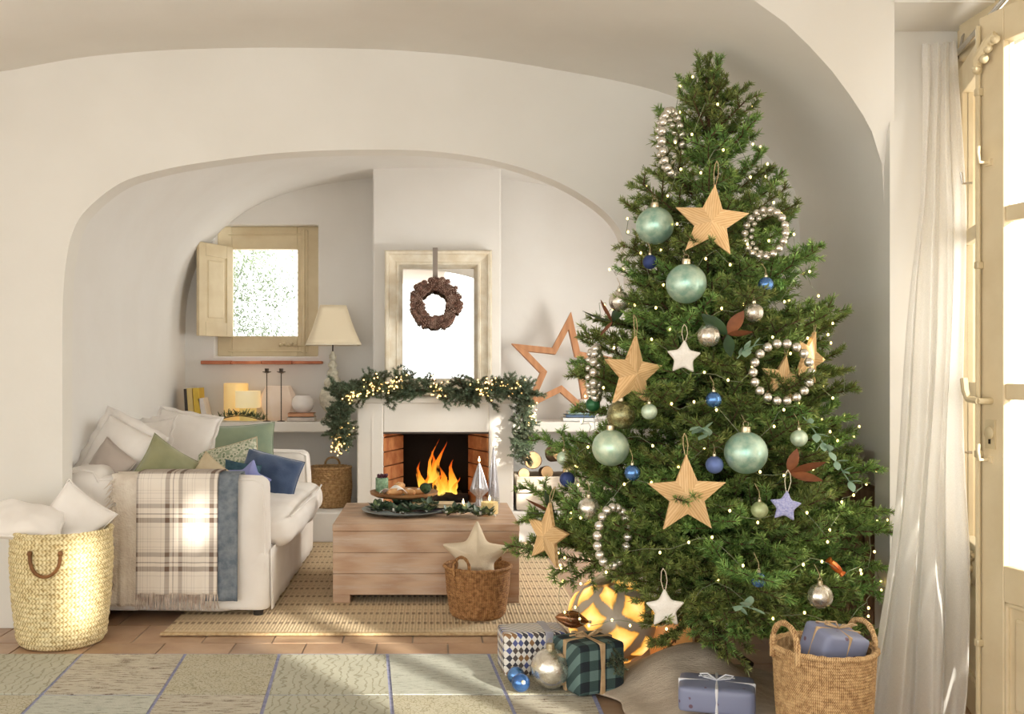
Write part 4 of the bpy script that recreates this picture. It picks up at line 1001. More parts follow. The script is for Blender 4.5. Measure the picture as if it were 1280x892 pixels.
# ================================================================== fir needles
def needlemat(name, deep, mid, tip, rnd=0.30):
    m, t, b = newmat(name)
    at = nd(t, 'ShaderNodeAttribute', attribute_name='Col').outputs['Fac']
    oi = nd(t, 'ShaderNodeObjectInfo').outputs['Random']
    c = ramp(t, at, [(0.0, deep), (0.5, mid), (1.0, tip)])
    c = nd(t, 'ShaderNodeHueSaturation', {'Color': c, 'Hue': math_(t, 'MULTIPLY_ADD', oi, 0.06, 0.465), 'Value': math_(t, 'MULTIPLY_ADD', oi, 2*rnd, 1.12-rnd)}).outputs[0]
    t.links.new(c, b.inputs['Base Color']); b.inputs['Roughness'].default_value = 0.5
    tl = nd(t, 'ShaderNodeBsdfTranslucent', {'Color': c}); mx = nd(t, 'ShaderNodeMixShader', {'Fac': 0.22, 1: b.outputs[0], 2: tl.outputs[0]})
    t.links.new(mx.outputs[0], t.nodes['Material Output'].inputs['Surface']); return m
fir = needlemat('fir_needles', srgb(54, 74, 42), srgb(112, 138, 70), srgb(186, 202, 112))
bluefir = needlemat('blue_fir_needles', srgb(54, 66, 50), srgb(96, 112, 88), srgb(146, 158, 128))
twigbark = M('twig_bark', srgb(104, 78, 52), 0.9, srgb(70, 50, 36), 30)
def branch_mesh(name, L, seed, mat, dens=1.0, spread=0.5, nl=0.023, nw=0.0038):
    rg = random.Random(seed); segs = []                 # (points list, tipness)
    def curve(p, d, l, droop, n=5):
        pts = [Vector(p)]; dd = Vector(d).normalized()
        for k in range(n):
            dd = (dd+Vector((0, 0, droop/n))+Vector((rg.uniform(-.05, .05), rg.uniform(-.05, .05), rg.uniform(-.04, .04)))).normalized(); pts.append(pts[-1]+dd*(l/n))
        return pts
    main = curve((0, 0, 0), (1, 0, 0), L, rg.uniform(-0.05, 0.25), 8); segs.append((main, 0.7, 0.006))
    def at(pts, s_):
        k = min(int(s_*(len(pts)-1)), len(pts)-2); f = s_*(len(pts)-1)-k; return pts[k].lerp(pts[k+1], f), (pts[k+1]-pts[k]).normalized()
    s_ = 0.12; sd = 1
    while s_ < 0.97:
        p, d = at(main, s_); l = max(0.05, min(spread*L*(1.02-s_)*1.0+0.04, 0.26))*rg.uniform(.8, 1.1)
        an = math.radians(rg.uniform(40, 58))*sd; dr = Matrix.Rotation(an, 3, 'Z') @ d; dr.z += rg.uniform(-.22, .30)
        tw = curve(p, dr, l, rg.uniform(0, .3), 5); segs.append((tw, 0.9, 0.003))
        q = 0.25; s2 = 1
        while q < 0.92 and l > 0.07:
            p2, d2 = at(tw, q); l2 = max(0.045, l*0.55*(1.05-q))*rg.uniform(.8, 1.15); an2 = math.radians(rg.uniform(38, 55))*s2
            dr2 = Matrix.Rotation(an2, 3, 'Z') @ d2; dr2.z += rg.uniform(-.25, .35); segs.append((curve(p2, dr2, l2, .15, 3), 1.0, 0.002)); q += 0.052/l; s2 = -s2
        s_ += 0.042/L; sd = -sd
    g = G(); V = []; C = []
    rn = np.random.RandomState(seed)
    for pts, tip, r in segs:
        g.tube(pts, [r*(1-0.6*k/(len(pts)-1)) for k in range(len(pts))], 4, mi=1)
    nbark = len(g.v)
    for pts, tip, r in segs:
        tot = sum((b_-a).length for a, b_ in zip(pts, pts[1:])); n = int(tot/0.0034*dens)*3
        for k in range(n):
            f = rg.random(); p, d = at(pts, f*0.999)
            a = rg.uniform(0, 2*PI); o1 = d.orthogonal().normalized(); o2 = d.cross(o1); rad = o1*math.cos(a)+o2*math.sin(a)
            fw = rg.uniform(.55, 1.0) if f < .93 else rg.uniform(1.2, 2.2)
            nd_ = (rad+d*fw); nd_.z += 0.12; nd_.normalize()
            ln = nl*rg.uniform(.75, 1.1); w_ = nd_.cross(Vector((rg.uniform(-1, 1), rg.uniform(-1, 1), rg.uniform(-1, 1)))).normalized()*nw/2
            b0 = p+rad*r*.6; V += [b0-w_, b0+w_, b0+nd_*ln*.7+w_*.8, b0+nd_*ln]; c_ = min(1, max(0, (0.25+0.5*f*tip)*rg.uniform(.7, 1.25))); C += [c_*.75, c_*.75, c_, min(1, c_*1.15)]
    k0 = len(g.v); nq = len(V)//4
    g.v += [tuple(p) for p in V]; g.f += [(k0+4*i, k0+4*i+1, k0+4*i+2, k0+4*i+3) for i in range(nq)]; g.mi += [0]*nq
    me = g.mesh(name, [mat, twigbark], False)
    at_ = me.attributes.new('Col', 'FLOAT', 'POINT'); at_.data.foreach_set('value', [0.0]*k0+C)
    return me
LV = {}
for L in (0.20, 0.32, 0.45, 0.60):
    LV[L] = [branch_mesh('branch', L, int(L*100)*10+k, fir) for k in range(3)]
def pick(L):
    k = min(LV, key=lambda q: abs(q-L)); return random.choice(LV[k]), L/k
# ================================================================== the tree
TX, TY = 1.10, 3.98
prof_z = [(0.10, .50), (0.22, .62), (0.35, .68), (0.52, .70), (0.78, .62), (0.97, .56), (1.19, .505), (1.42, .435), (1.64, .365), (1.87, .285), (2.06, .225), (2.22, .165), (2.36, .09), (2.46, .02)]
def TRad(z): return interp(prof_z, z)
tree = thing('christmas_tree', 'tall green fir tree decorated with baubles, stars and lights', 'tree', (TX, TY, 0))
G().tube([(0, 0, .06), (0, 0, .8), (.004, 0, 1.6), (-.005, 0, 2.38)], [.045, .036, .022, .007], 10).build('trunk', twigbark, tree, local=True)
g = G()
for k in range(3):
    a = PI/6+k*2*PI/3; g.tube([(0, 0, .10), (.12*math.cos(a), .12*math.sin(a), .09), (.24*math.cos(a), .24*math.sin(a), .012)], .014, 8)
g.lathe([(.055, .05), (.055, .22), (.045, .22), (.045, .06)], 16); g.build('stand', dark_metal, tree, local=True)
random.seed(11)
def add_branch(z0, az, L, pitch, roll=0.0, base=0.0):
    me, sc = pick(L)
    m = Matrix.Rotation(az, 4, 'Z') @ Matrix.Rotation(-pitch, 4, 'Y') @ Matrix.Rotation(roll, 4, 'X')
    o = link('branch', me, tree, (base*math.cos(az), base*math.sin(az), z0), m.to_euler(), sc); return o
def hemz(az):
    # the skirt of the tree hangs lowest towards the room and lifts at both sides
    d = abs((az+PI/2+PI) % (2*PI)-PI); return 0.20+0.23*min(1, max(0, (d-0.45)/0.5))
nb_ = 0; z = 0.24; ga = 0.0
while z < 2.36:
    R = TRad(z); n = max(4, int(round(3.5+R*12))); ga += 0.9
    for k in range(n):
        az = ga+2*PI*k/n+random.uniform(-.22, .22); zz = z+random.uniform(-.045, .045)
        if zz < hemz(az): continue
        up_ = min(1, max(0, (zz-0.3)/2.0)); pitch = 0.62*up_**1.1+random.uniform(-.14, .14)-(.16 if zz < .45 else 0)
        Lw = R*random.uniform(.84, 1.16)/max(math.cos(pitch), .6)*(1+.12*max(0, up_-.6))
        ca_, sa_ = math.cos(az), math.sin(az)
        if ca_ > 0.2: Lw = min(Lw, (1.70-TX)/ca_)
        if sa_ > 0.2: Lw = min(Lw, (4.66-TY)/sa_)
        z_root = zz-Lw*math.sin(pitch)*0.55
        if sa_ > 0.55 and R > .3 and k % 2: continue            # the hidden back carries fewer
        base = max(0.0, Lw-0.62)
        add_branch(max(z_root, .12), az, Lw-base, pitch, random.uniform(-.45, .45), base); nb_ += 1
    z += 0.092 if z < 1.5 else 0.112
for k in range(34):                                   # drooping sprays that close the skirt towards the room
    az = -PI/2+random.uniform(-.30, .85); add_branch(random.uniform(.38, .58), az, random.uniform(.34, .48), random.uniform(-.46, -.14), random.uniform(-.6, .6), random.uniform(.12, .24))
# short inner sprays that fill the hollow, and the leader
for k in range(70):
    zz = 0.48+1.3*(k/70)**1.25; az = -PI/2+random.uniform(-1.7, 1.7); R = TRad(zz)
    add_branch(zz, az, max(.16, R*.52), random.uniform(.0, .7), random.uniform(-.8, .8), R*.42*random.uniform(.6, 1.05))
for k in range(4):
    add_branch(2.22+.03*k, k*2.4, .16-.012*k, 0.75+.06*k)
add_branch(2.20, 0.3, .27, 1.50); add_branch(2.26, 2.4, .20, 1.30); add_branch(2.30, -.5, .16, 1.25)
def on_tree(px, py, out=0.0, k=0.93):
    # first point along the sight line that enters the crown
    best = None
    for i in range(400):
        d = 2.9+i*0.004; p = P(px, py, d)
        r = math.hypot(p.x-TX, p.y-TY); e = r-TRad(p.z)*k
        if best is None or e < best[0]: best = (e, p)
        if e < 0: best = (e, p); break
    return best[1]+Vector((0, -out, 0))
# ================================================================== string lights on the tree
bulbm = newmat('warm_bulb')[0]; b = bulbm.node_tree.nodes['Principled BSDF']; b.inputs['Emission Color'].default_value = (1.0, 0.74, 0.22, 1); b.inputs['Emission Strength'].default_value = 4.0; b.inputs['Base Color'].default_value = (1, .9, .6, 1)
wirem = M('clear_green_wire', srgb(120, 132, 104), 0.4, srgb(150, 150, 120), 10)
sl = thing('string_lights', 'warm white string lights wound around the fir tree', 'string lights', (TX, TY, 0.3))
bulb = G().sphere((0, 0, 0), 0.0042, 8, 6, (1, 1, 1.3)).mesh('bulb', bulbm)
random.seed(5); pts = []; nb2 = 0; a = 2.0; z = 0.30
while z < 2.34:
    R = TRad(z)*0.93+0.006; zz = z+0.06*math.sin(3.1*a)+0.035*math.sin(7.3*a)+.03*math.sin(13*a)
    rr = R*(1+0.07*math.sin(5*a+z*3)-.05*math.sin(11*a)**2); pts.append((rr*math.cos(a), rr*math.sin(a), zz-.3))
    st_ = 0.045/max(rr, .07); a += st_; z += 0.0285*st_
G().tube(pts, 0.0011, 4).build('wire', wirem, sl, local=True)
for k, p in enumerate(pts):
    if k % 2 == 0 and p[1] < 0.1 and nb2 < 290 and random.random() < .9:
        link('bulb', bulb, sl, (p[0]+random.uniform(-.012, .012), p[1]-random.uniform(0, .02), p[2]+random.uniform(-.012, .012))); nb2 += 1

# ================================================================== mantel garland
random.seed(21)
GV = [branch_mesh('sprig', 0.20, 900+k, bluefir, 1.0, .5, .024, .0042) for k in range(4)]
ga_ = thing('mantel_garland', 'fir garland draped along the mantel and down both its sides', 'garland', (0.02, 7.2, 1.03))
ctrl = [P(425, 550, 7.08), P(424, 532, 7.06), P(424, 512, 7.07), P(434, 492, 7.10), P(462, 484, 7.15), P(520, 488, 7.13), P(580, 488, 7.13), P(630, 487, 7.13), P(652, 494, 7.09), P(655, 520, 7.06), P(654, 548, 7.05), P(656, 576, 7.05)]
gp = [Vector(p) for p in smoothcurve([tuple(c) for c in ctrl], 10)]
G().tube(gp, 0.012, 6).build('stem', twigbark, ga_)
for k in range(280):
    i = random.randrange(len(gp)-1); p = gp[i]; d = (gp[i+1]-gp[i]).normalized()
    top = 1.02 < p.z
    az = Vector((random.uniform(-1, 1), random.uniform(-1.0, .25), random.uniform(-.75, .65) if top else random.uniform(-1.2, .2)))
    dv = (d*random.choice((-1, 1))*random.uniform(.3, 1.0)+az*.8).normalized()
    if top and abs(p.x) < .5 and dv.z < -.1: dv.y = -abs(dv.y)-.25
    q = dv.to_track_quat('X', 'Z').to_euler()
    L = random.uniform(.12, .18) if top else random.uniform(.08, .13)
    link('sprig', random.choice(GV), ga_, p-ga_.location, q, L/.20)
dbulbm = newmat('amber_bulb')[0]; b = dbulbm.node_tree.nodes['Principled BSDF']; b.inputs['Emission Color'].default_value = (1.0, 0.56, 0.16, 1); b.inputs['Emission Strength'].default_value = 2.6
sl2 = thing('string_lights', 'clustered amber micro lights woven into the mantel garland', 'string lights', (0.02, 7.1, 1.03))
mb = G().sphere((0, 0, 0), 0.0058, 6, 5).mesh('bulb', dbulbm); pts = []
clus = [(425, 555, 40, 14), (427, 535, 18, 14), (440, 494, 30, 16), (478, 482, 34, 30), (497, 484, 20, 16), (548, 488, 26, 14), (606, 484, 36, 24), (640, 484, 18, 16), (665, 516, 22, 10)]
for px, py, n, w_ in clus:
    for k in range(n):
        q = P(px+random.gauss(0, w_*.45), py+random.gauss(0, 6 if w_ > 15 else 9), 7.04+random.uniform(-.03, .05)); pts.append(q); link('bulb', mb, sl2, q-sl2.location)
G().tube([p+Vector((0, .006, 0)) for p in sorted(pts, key=lambda p: p.x)][::3], 0.0012, 4).build('wire', twigbark, sl2)
# ================================================================== tree ornaments
def metalmat(name, a, b_, rough=0.2, metal=0.85, scale=9, bump=0.0, coat=0.4):
    m, t, b = newmat(name); v = coords(t); n = noise_(t, v, scale, 6, 0.7)
    t.links.new(ramp(t, n, [(0.38, a), (0.62, b_)]), b.inputs['Base Color']); b.inputs['Metallic'].default_value = metal; b.inputs['Coat Weight'].default_value = coat
    t.links.new(ramp(t, n, [(0.4, (rough,)*3), (0.65, (min(rough*2.2, .8),)*3)]), b.inputs['Roughness'])
    if bump: bump_(t, b, n, bump, 0.01)
    return m
mint = metalmat('mint_mercury_glass', srgb(146, 190, 172), srgb(206, 226, 206), 0.28, 0.55, 14)
mintpale = metalmat('pale_mint_glass', srgb(176, 206, 180), srgb(220, 232, 206), 0.3, 0.5, 18)
olivegl = metalmat('olive_glass', srgb(150, 166, 112), srgb(196, 206, 160), 0.35, 0.5, 18)
bluegl = metalmat('shiny_blue_glass', srgb(58, 100, 170), srgb(96, 142, 200), 0.12, 0.75, 8)
navygl = metalmat('matt_navy', srgb(44, 58, 108), srgb(60, 76, 128), 0.4, 0.5, 6, 0, 0.1)
mattblue = metalmat('satin_blue', srgb(92, 112, 172), srgb(116, 136, 190), 0.38, 0.5, 6, 0, 0.1)
dkgreen = metalmat('satin_green', srgb(28, 84, 48), srgb(44, 108, 64), 0.32, 0.5, 6)
mercury = metalmat('silver_mercury_glass', srgb(244, 240, 230), srgb(196, 186, 168), 0.16, 0.85, 16, 0.3)
smoked = metalmat('smoked_wire_glass', srgb(120, 116, 78), srgb(176, 170, 120), 0.15, 0.7, 30, 0.3)
champagne = metalmat('champagne_metal', srgb(220, 206, 176), srgb(190, 172, 138), 0.25, 1.0, 10)
twine = M('jute_twine', srgb(214, 190, 146), 0.9, srgb(186, 160, 118), 60)
ball_me = {}
def bauble(px, py, rpx, mt, label, k=1.0, out=0.02, ribs=0, group='baubles hanging on the tree', at=None, rotz=None):
    p = at if at is not None else on_tree(px, py, out, k); r = rpx*p.y/F
    o = thing('bauble', label, 'bauble', p, group)
    rf = (lambda R, z, a: R*(1+0.025*math.cos(ribs*a))) if ribs else None
    prof = [(max(r*math.sin(PI*i/18), .0006), -r*math.cos(PI*i/18)) for i in range(19)]
    G().lathe(prof, 40, rfun=rf).build('ball', mt, o, local=True, ang=180)
    cr = max(r*.22, .006)
    c = G().lathe([(cr, r*.93), (cr*1.05, r*.96), (cr*.95, r+cr*1.0), (cr*.3, r+cr*1.15)], 14).build('cap', champagne, o, local=True)
    lp = [(cr*.6*math.cos(2*PI*i/10), 0, r+cr*1.6+cr*.6*math.sin(2*PI*i/10)) for i in range(10)]
    G().tube(lp, .0009, 4, closed=True).build('loop', champagne, c, local=True)
    if at is None: G().tube([(0, 0, r+cr*2.1), (.003, .012, r+.03), (0, .05, r+.055)], .0009, 4).build('thread', twine, o, local=True)
    if rotz: o.rotation_euler = rotz
    return o
for a in ((817, 283, 23.5, mint, 'large mint glass bauble high on the left side of the tree'), (856, 355, 25, mint, 'large mint glass bauble below the top wooden star'),
          (930, 565, 26.5, mint, 'largest mint bauble, right of the central wooden star'), (762, 559, 23, mintpale, 'large pale green bauble low on the left side'),
          (708, 598, 9.5, navygl, 'matt navy bauble at the far left edge of the tree'), (789, 590, 10, bluegl, 'shiny blue bauble left of the biggest wooden star'),
          (891, 580, 11, mattblue, 'satin blue bauble right above the big wooden star'), (890, 499, 10, bluegl, 'shiny blue bauble in the middle of the tree'),
          (955, 356, 9.5, bluegl, 'shiny blue bauble on the upper right'), (946, 723, 9.5, bluegl, 'shiny blue bauble near the bottom of the tree'),
          (811, 328, 9, navygl, 'navy bauble below the upper mint one'), (740, 505, 9, dkgreen, 'dark green satin bauble at the left edge'),
          (810, 514, 10, mintpale, 'small pale mint bauble under the middle wooden star'), (996, 547, 10.5, mintpale, 'small pale mint bauble at the right edge by the eucalyptus'),
          (947, 636, 10.5, olivegl, 'small olive bauble beside the lavender star ornament'), (704, 572, 9, mintpale, 'frosted pale bauble at the left edge above the navy one')):
    bauble(*a)
for a in ((773, 377, 13, mercury, 'ribbed silver bauble at the upper left edge of the tree'), (884, 420, 14, mercury, 'silver mercury bauble right of the white felt star'), (940, 391, 12, mercury, 'silver mercury bauble on the upper right'),
          (735, 634, 14, mercury, 'tarnished silver bauble above the bead ring'), (1022, 743, 15.5, mercury, 'silver mercury bauble over the gift basket')):
    bauble(*a, ribs=10)
bauble(775, 518, 18, smoked, 'smoky green wire bauble below the middle wooden star')
# ---------------- faceted wooden stars
pine = woodmat('pine_wood', srgb(232, 196, 144), srgb(210, 166, 112), 0.6, (30, 30, 3), 4, 0.20)
def cord(o, top, h, sp=0.008, mt=None, r=0.0013):
    for s_ in (-1, 1): G().tube([(0.002*s_, 0, top), (sp*s_, .004, top+h*.5), (sp*.7*s_, .012, top+h*.85), (0, .02, top+h)], r, 5).build('cord', mt or twine, o, local=True)
def arm_mesh(R, r, dep):
    a = math.radians(36); i1 = (-r*math.sin(a), r*math.cos(a)); i2 = (r*math.sin(a), r*math.cos(a))
    vs = [(0, -dep, 0), (i1[0], -.006, i1[1]), (0, -.006, R), (i2[0], -.006, i2[1]), (0, .008, 0), (i1[0], .008, i1[1]), (0, .008, R), (i2[0], .008, i2[1])]
    return G().add(vs, [(0, 2, 1), (0, 3, 2), (1, 2, 6, 5), (2, 3, 7, 6), (4, 5, 6, 7)]).mesh('arm', pine, False)
def wood_star(px, py, rpx, roll, yaw, label, k=1.02, out=0.05, pitch=0, hang=.07):
    p = on_tree(px, py, out, k); R = rpx*p.y/F
    o = thing('wooden_star', label, 'star', p, 'wooden stars on the tree', (math.radians(pitch), math.radians(roll), math.radians(yaw)))
    me = arm_mesh(R, R*.44, R*.16)
    for q in range(5): link('arm', me, o, (0, 0, 0), (0, q*2*PI/5, 0))
    if hang: cord(o, R*.93, hang)
    return o
wood_star(884, 280, 47, 6, -8, 'pale wooden star near the top of the tree', hang=.10)
wood_star(788, 467, 47, 5, 28, 'wooden star turned sideways on the left of the tree', hang=.09)
wood_star(852, 616, 51, -1, 0, 'biggest wooden star in the middle of the tree', hang=.08, out=.07)
wood_star(683, 668, 42, 8, -58, 'wooden star seen edge-on by the coffee table', out=0.02)
wood_star(1012, 448, 36, 20, 40, 'reddish wooden star on the wall side of the tree', out=0.0, k=.9)
wood_star(985, 474, 30, 10, 10, 'wooden star half hidden inside the silver bead ring', out=-.06, k=.9)
# ---------------- soft stars
felt = M('white_felt', srgb(238, 234, 226), 0.95, srgb(228, 222, 212), 20, bump=0.3, bscale=200); lavg = M('lavender_glitter', srgb(152, 156, 208), 0.6, srgb(190, 192, 226), 160, bump=0.5, bscale=300)
for px, py, rp, mt, roll, lab, hg in ((848, 447, 23, felt, 3, 'white felt star on the upper half of the tree', .065), (825, 754, 26, felt, -2, 'white felt star hanging lowest above the glowing lantern', .075), (972, 629, 21, lavg, 6, 'glittery lavender star on the lower right of the tree', .075)):
    p = on_tree(px, py, .075, 1.0); R = rp*p.y/F; o = thing('star_ornament', lab, 'star', p, 'soft stars on the tree', (0, math.radians(roll), math.radians(random.uniform(-8, 8))))
    star_geo(R, R*.52, R*.34, soft=6, dome=.3, rings=6).build('body', mt, o, local=True, merge=True, ang=180); cord(o, R*.80, hg, .010, M('cotton_string', srgb(222, 204, 180), .9) if mt is felt else M('pale_string', srgb(224, 218, 190), .9))
# ---------------- silver bead rings
bead_me = G().sphere((0, 0, 0), 1.0, 14, 10).mesh('bead', metalmat('silver_bead', srgb(244, 240, 232), srgb(206, 198, 184), .18, .9, 40), True, 180)
for px, py, rx, ry, roll, n, lab, dbl in ((838, 181, 21, 39, -8, 20, 'silver bead ring near the top of the tree', 1), (952, 293, 18, 29, 6, 18, 'silver bead ring at the upper right of the tree', 1), (973, 465, 36, 36, 0, 18, 'open silver bead ring on the right side', 0), (764, 668, 24, 36, 8, 18, 'silver bead ring low on the left of the tree', 0), (744, 467, 9, 33, 3, 16, 'silver bead ring seen edge-on at the left', 1)):
    p = on_tree(px, py, .035, 1.0); R = ry*p.y/F; yaw = math.acos(min(rx/ry, 1))*(1 if px < 900 else -1)
    o = thing('bead_ring', lab, 'ornament', p, 'silver bead rings on the tree', (0, math.radians(roll), yaw))
    G().tube([(R*math.cos(2*PI*i/40), 0, R*math.sin(2*PI*i/40)) for i in range(40)], .0018, 5, closed=True).build('wire', dark_metal, o, local=True)
    for i in range(n):
        a = 2*PI*i/n; link('bead', bead_me, o, (R*math.cos(a), 0, R*math.sin(a)), None, min(.0165, R*PI/n*.97))
    if dbl:
        for i in range(n):
            a = 2*PI*(i+.5)/n; link('bead', bead_me, o, (R*.86*math.cos(a), .022, R*.86*math.sin(a)), None, min(.011, R*PI/n*.7))
# ---------------- leaf picks
def leaf_mesh(name, L, w_, mats, curl=.25, n=6):
    vs = []; fs = []
    for k in range(n+1):
        t_ = k/n; ww = w_*math.sin(PI*min(max(t_, .02), .985))**.75*(1-.2*t_); z = curl*L*t_*t_
        vs += [(L*t_, -ww, z+ww*.25), (L*t_, 0, z), (L*t_, ww, z+ww*.25)]
    for k in range(n): fs += [(3*k, 3*k+3, 3*k+4, 3*k+1), (3*k+1, 3*k+4, 3*k+5, 3*k+2)]
    return G().add(vs, fs).mesh(name, mats, True, 180)
maggreen = M('magnolia_green', srgb(58, 84, 52), .35, srgb(40, 62, 40), 10); magbrown = M('magnolia_brown', srgb(150, 92, 54), .7, srgb(118, 68, 40), 14); euc = M('eucalyptus_grey', srgb(156, 182, 156), .7, srgb(124, 152, 128), 10)
lf_g = leaf_mesh('leaf', .13, .032, maggreen); lf_b = leaf_mesh('leaf', .12, .033, magbrown)
lf_e = leaf_mesh('leaf', .040, .018, euc, .15)
def magnolia(px, py, dirs, label, out=0.01, k=1.0):
    p = on_tree(px, py, out, k); o = thing('magnolia_pick', label, 'leaves', p, 'magnolia leaf picks in the tree')
    for (dx, dz, brown, s_) in dirs:
        d = Vector((dx, -.35, dz)).normalized(); e = d.to_track_quat('X', 'Z').to_euler(); e.rotate_axis('X', random.uniform(-1.0, 1.0)); link('leaf', lf_b if brown else lf_g, o, (0, 0, 0), e, s_)
    G().tube([(0, 0, 0), (.01, .05, .0), (.02, .12, -.01)], .004, 6).build('stem', twigbark, o, local=True)
magnolia(764, 402, [(-.7, .7, 1, .8), (-1, .05, 0, 1.0), (-.3, -.6, 1, .7), (.4, .6, 0, .7)], 'brown and green magnolia leaves at the upper left edge of the tree')
magnolia(985, 590, [(1, .1, 1, 1.0), (.6, -.3, 1, .9), (-.3, -.3, 0, .7), (.2, .7, 1, .7)], 'brown magnolia leaves right of the big mint bauble')
magnolia(690, 640, [(-1, .25, 1, 1.0), (-.8, -.15, 0, .9), (-.3, -.9, 0, .8), (-.5, .8, 0, .7)], 'magnolia leaves poking out towards the coffee table')
magnolia(908, 418, [(.3, .5, 1, .8), (-.7, .4, 0, .9), (.7, -.1, 1, .7), (.1, -.9, 0, .7)], 'magnolia leaves beside the silver bauble in the upper middle')
def eucalypt(px, py, dx, dz, n, label):
    p = on_tree(px, py, .03, 1.0); o = thing('eucalyptus_pick', label, 'leaves', p, 'eucalyptus sprigs in the tree'); L = .034*n*.55
    st_ = [(dx*L*t_/8, -.03*t_/8, dz*L*t_/8-.03*(t_/8)**2) for t_ in range(9)]; G().tube(st_, .0016, 5).build('stem', euc, o, local=True)
    for q in range(n):
        c = st_[min(int(q/n*8)+1, 8)]; d = Vector((dx*.5+random.uniform(-.9, .9), -.4, dz*.5+random.uniform(-.9, .9))); link('leaf', lf_e, o, c, d.to_track_quat('X', 'Z').to_euler(), random.uniform(.75, 1.15))
eucalypt(1000, 520, .6, -.8, 15, 'grey-green eucalyptus sprig drooping at the right edge of the tree'); eucalypt(918, 448, .5, .6, 7, 'eucalyptus leaves left of the open bead ring'); eucalypt(912, 756, .4, .2, 8, 'eucalyptus leaves low in the tree above the skirt'); eucalypt(884, 548, -.3, .5, 8, 'eucalyptus leaves above the big mint bauble')
# small orange wrapped sweet
p = on_tree(1040, 706, .03); o = thing('wrapped_sweet', 'small orange wrapped sweet hanging over the gift basket', 'ornament', p, None, (0, .8, 0)); om = M('orange_foil', srgb(226, 140, 60), .3, srgb(200, 90, 40), 30, metal=.5)
G().tube([(-.022, 0, 0), (-.01, 0, 0), (.01, 0, 0), (.022, 0, 0)], [.010, .013, .013, .010], 8).build('wrapper', om, o, local=True)
for s_ in (-1, 1): G().lathe([(.004, 0), (.013, .014)], 8).xf(TR((s_*.02, 0, 0), 0, s_*90)).build('twist', om, o, local=True)

# ================================================================== gifts and floor ornaments
m, t, b = newmat('mosaic_paper'); v = coords(t); s = sep(t, v)
hx = math_(t, 'ADD', s[0], s[1])
u = math_(t, 'MULTIPLY', hx, 46.0); w = math_(t, 'MULTIPLY', s[2], 34.0)
a_ = math_(t, 'FLOOR', math_(t, 'ADD', u, w)); c_ = math_(t, 'FLOOR', math_(t, 'SUBTRACT', u, w))
par = math_(t, 'FLOORED_MODULO', math_(t, 'ADD', a_, c_), 2.0)
wn = nd(t, 'ShaderNodeTexWhiteNoise', {'Vector': nd(t, 'ShaderNodeCombineXYZ', {0: a_, 1: c_, 2: 0.0}).outputs[0]}, noise_dimensions='3D').outputs['Value']
r_ = nd(t, 'ShaderNodeValToRGB', {'Fac': wn}); r_.color_ramp.interpolation = 'CONSTANT'; e = r_.color_ramp.elements
for k, (pp, cc) in enumerate(((0, srgb(62, 60, 70)), (.35, srgb(88, 96, 150)), (.55, srgb(150, 110, 70)), (.75, srgb(92, 80, 74)))):
    if k > 1: e.new(pp)
    e[k].position = pp; e[k].color = c4(cc)
t.links.new(mixc(t, par, c4(srgb(238, 232, 224)), r_.outputs[0]), b.inputs['Base Color']); b.inputs['Roughness'].default_value = .45; mosaic = m
m, t, b = newmat('green_check_wool'); v = coords(t); s = sep(t, v)
f1 = bands(t, math_(t, 'ADD', s[0], math_(t, 'MULTIPLY', s[1], .0)), .075, [(0, 1), (.5, 0)], .02); f2 = bands(t, math_(t, 'ADD', s[2], s[1]), .075, [(0, 1), (.5, 0)], .01)
f = math_(t, 'MULTIPLY', math_(t, 'ADD', f1, f2), .5); t.links.new(ramp(t, f, [(0, srgb(104, 128, 124)), (.5, srgb(58, 78, 76)), (1, srgb(30, 38, 44))]), b.inputs['Base Color']); b.inputs['Roughness'].default_value = .9; bump_(t, b, noise_(t, v, 220, 2), .4, .003); greencheck = m
m, t, b = newmat('grey_sprig_paper'); v = coords(t); n = noise_(t, coords(t, (1, 1, 1)), 38, 2, .4)
vo = nd(t, 'ShaderNodeTexVoronoi', {'Vector': v, 'Scale': 24.0}).outputs['Distance']; k = math_(t, 'MULTIPLY', ramp(t, vo, [(.14, (1,)*3), (.2, (0,)*3)]), ramp(t, n, [(.47, (0,)*3), (.53, (1,)*3)]))
t.links.new(mixc(t, k, c4(srgb(132, 138, 166)), c4(srgb(104, 78, 92))), b.inputs['Base Color']); b.inputs['Roughness'].default_value = .4; greypaper = m
ribgrey = M('grey_satin', srgb(176, 174, 186), .35); ribtan = M('tan_satin', srgb(206, 176, 136), .5, srgb(186, 152, 112), 30); ribwhite = M('white_string', srgb(232, 232, 236), .6)
def gift(label, at, w_, d_, h, rz, mt, rm, rw=.03, cross=True, tilt=(0, 0), bow=True, offx=0.0, group='wrapped gifts'):
    o = thing('gift_box', label, 'gift', at, group, (math.radians(tilt[0]), math.radians(tilt[1]), math.radians(rz)))
    G().softbox(-w_/2, w_/2, -d_/2, d_/2, 0, h, .012, .004, 8, 0).build('box', mt, o, local=True, merge=True, ang=180)
    e = .004
    G().box(offx-rw/2, offx+rw/2, -d_/2-e, d_/2+e, -0.0, h+e).build('ribbon', rm, o, local=True, smooth=False, bevel=.003)
    if cross: G().box(-w_/2-e, w_/2+e, -rw/2, rw/2, 0, h+e*.9).build('ribbon', rm, o, local=True, smooth=False, bevel=.003)
    if bow:
        for s_ in (-1, 1):
            G().tube([(offx, 0, h+.006), (offx+s_*.03, -.012, h+.030), (offx+s_*.055, -.008, h+.026), (offx+s_*.045, .012, h+.010), (offx, 0, h+.006)], rw*.13+.0015, 6).build('bow', rm, o, local=True)
            G().tube([(offx, 0, h+.006), (offx+s_*.03, .02, h+.012), (offx+s_*.06, .035, h+.006)], rw*.11+.0015, 6).build('bow', rm, o, local=True)
    return o
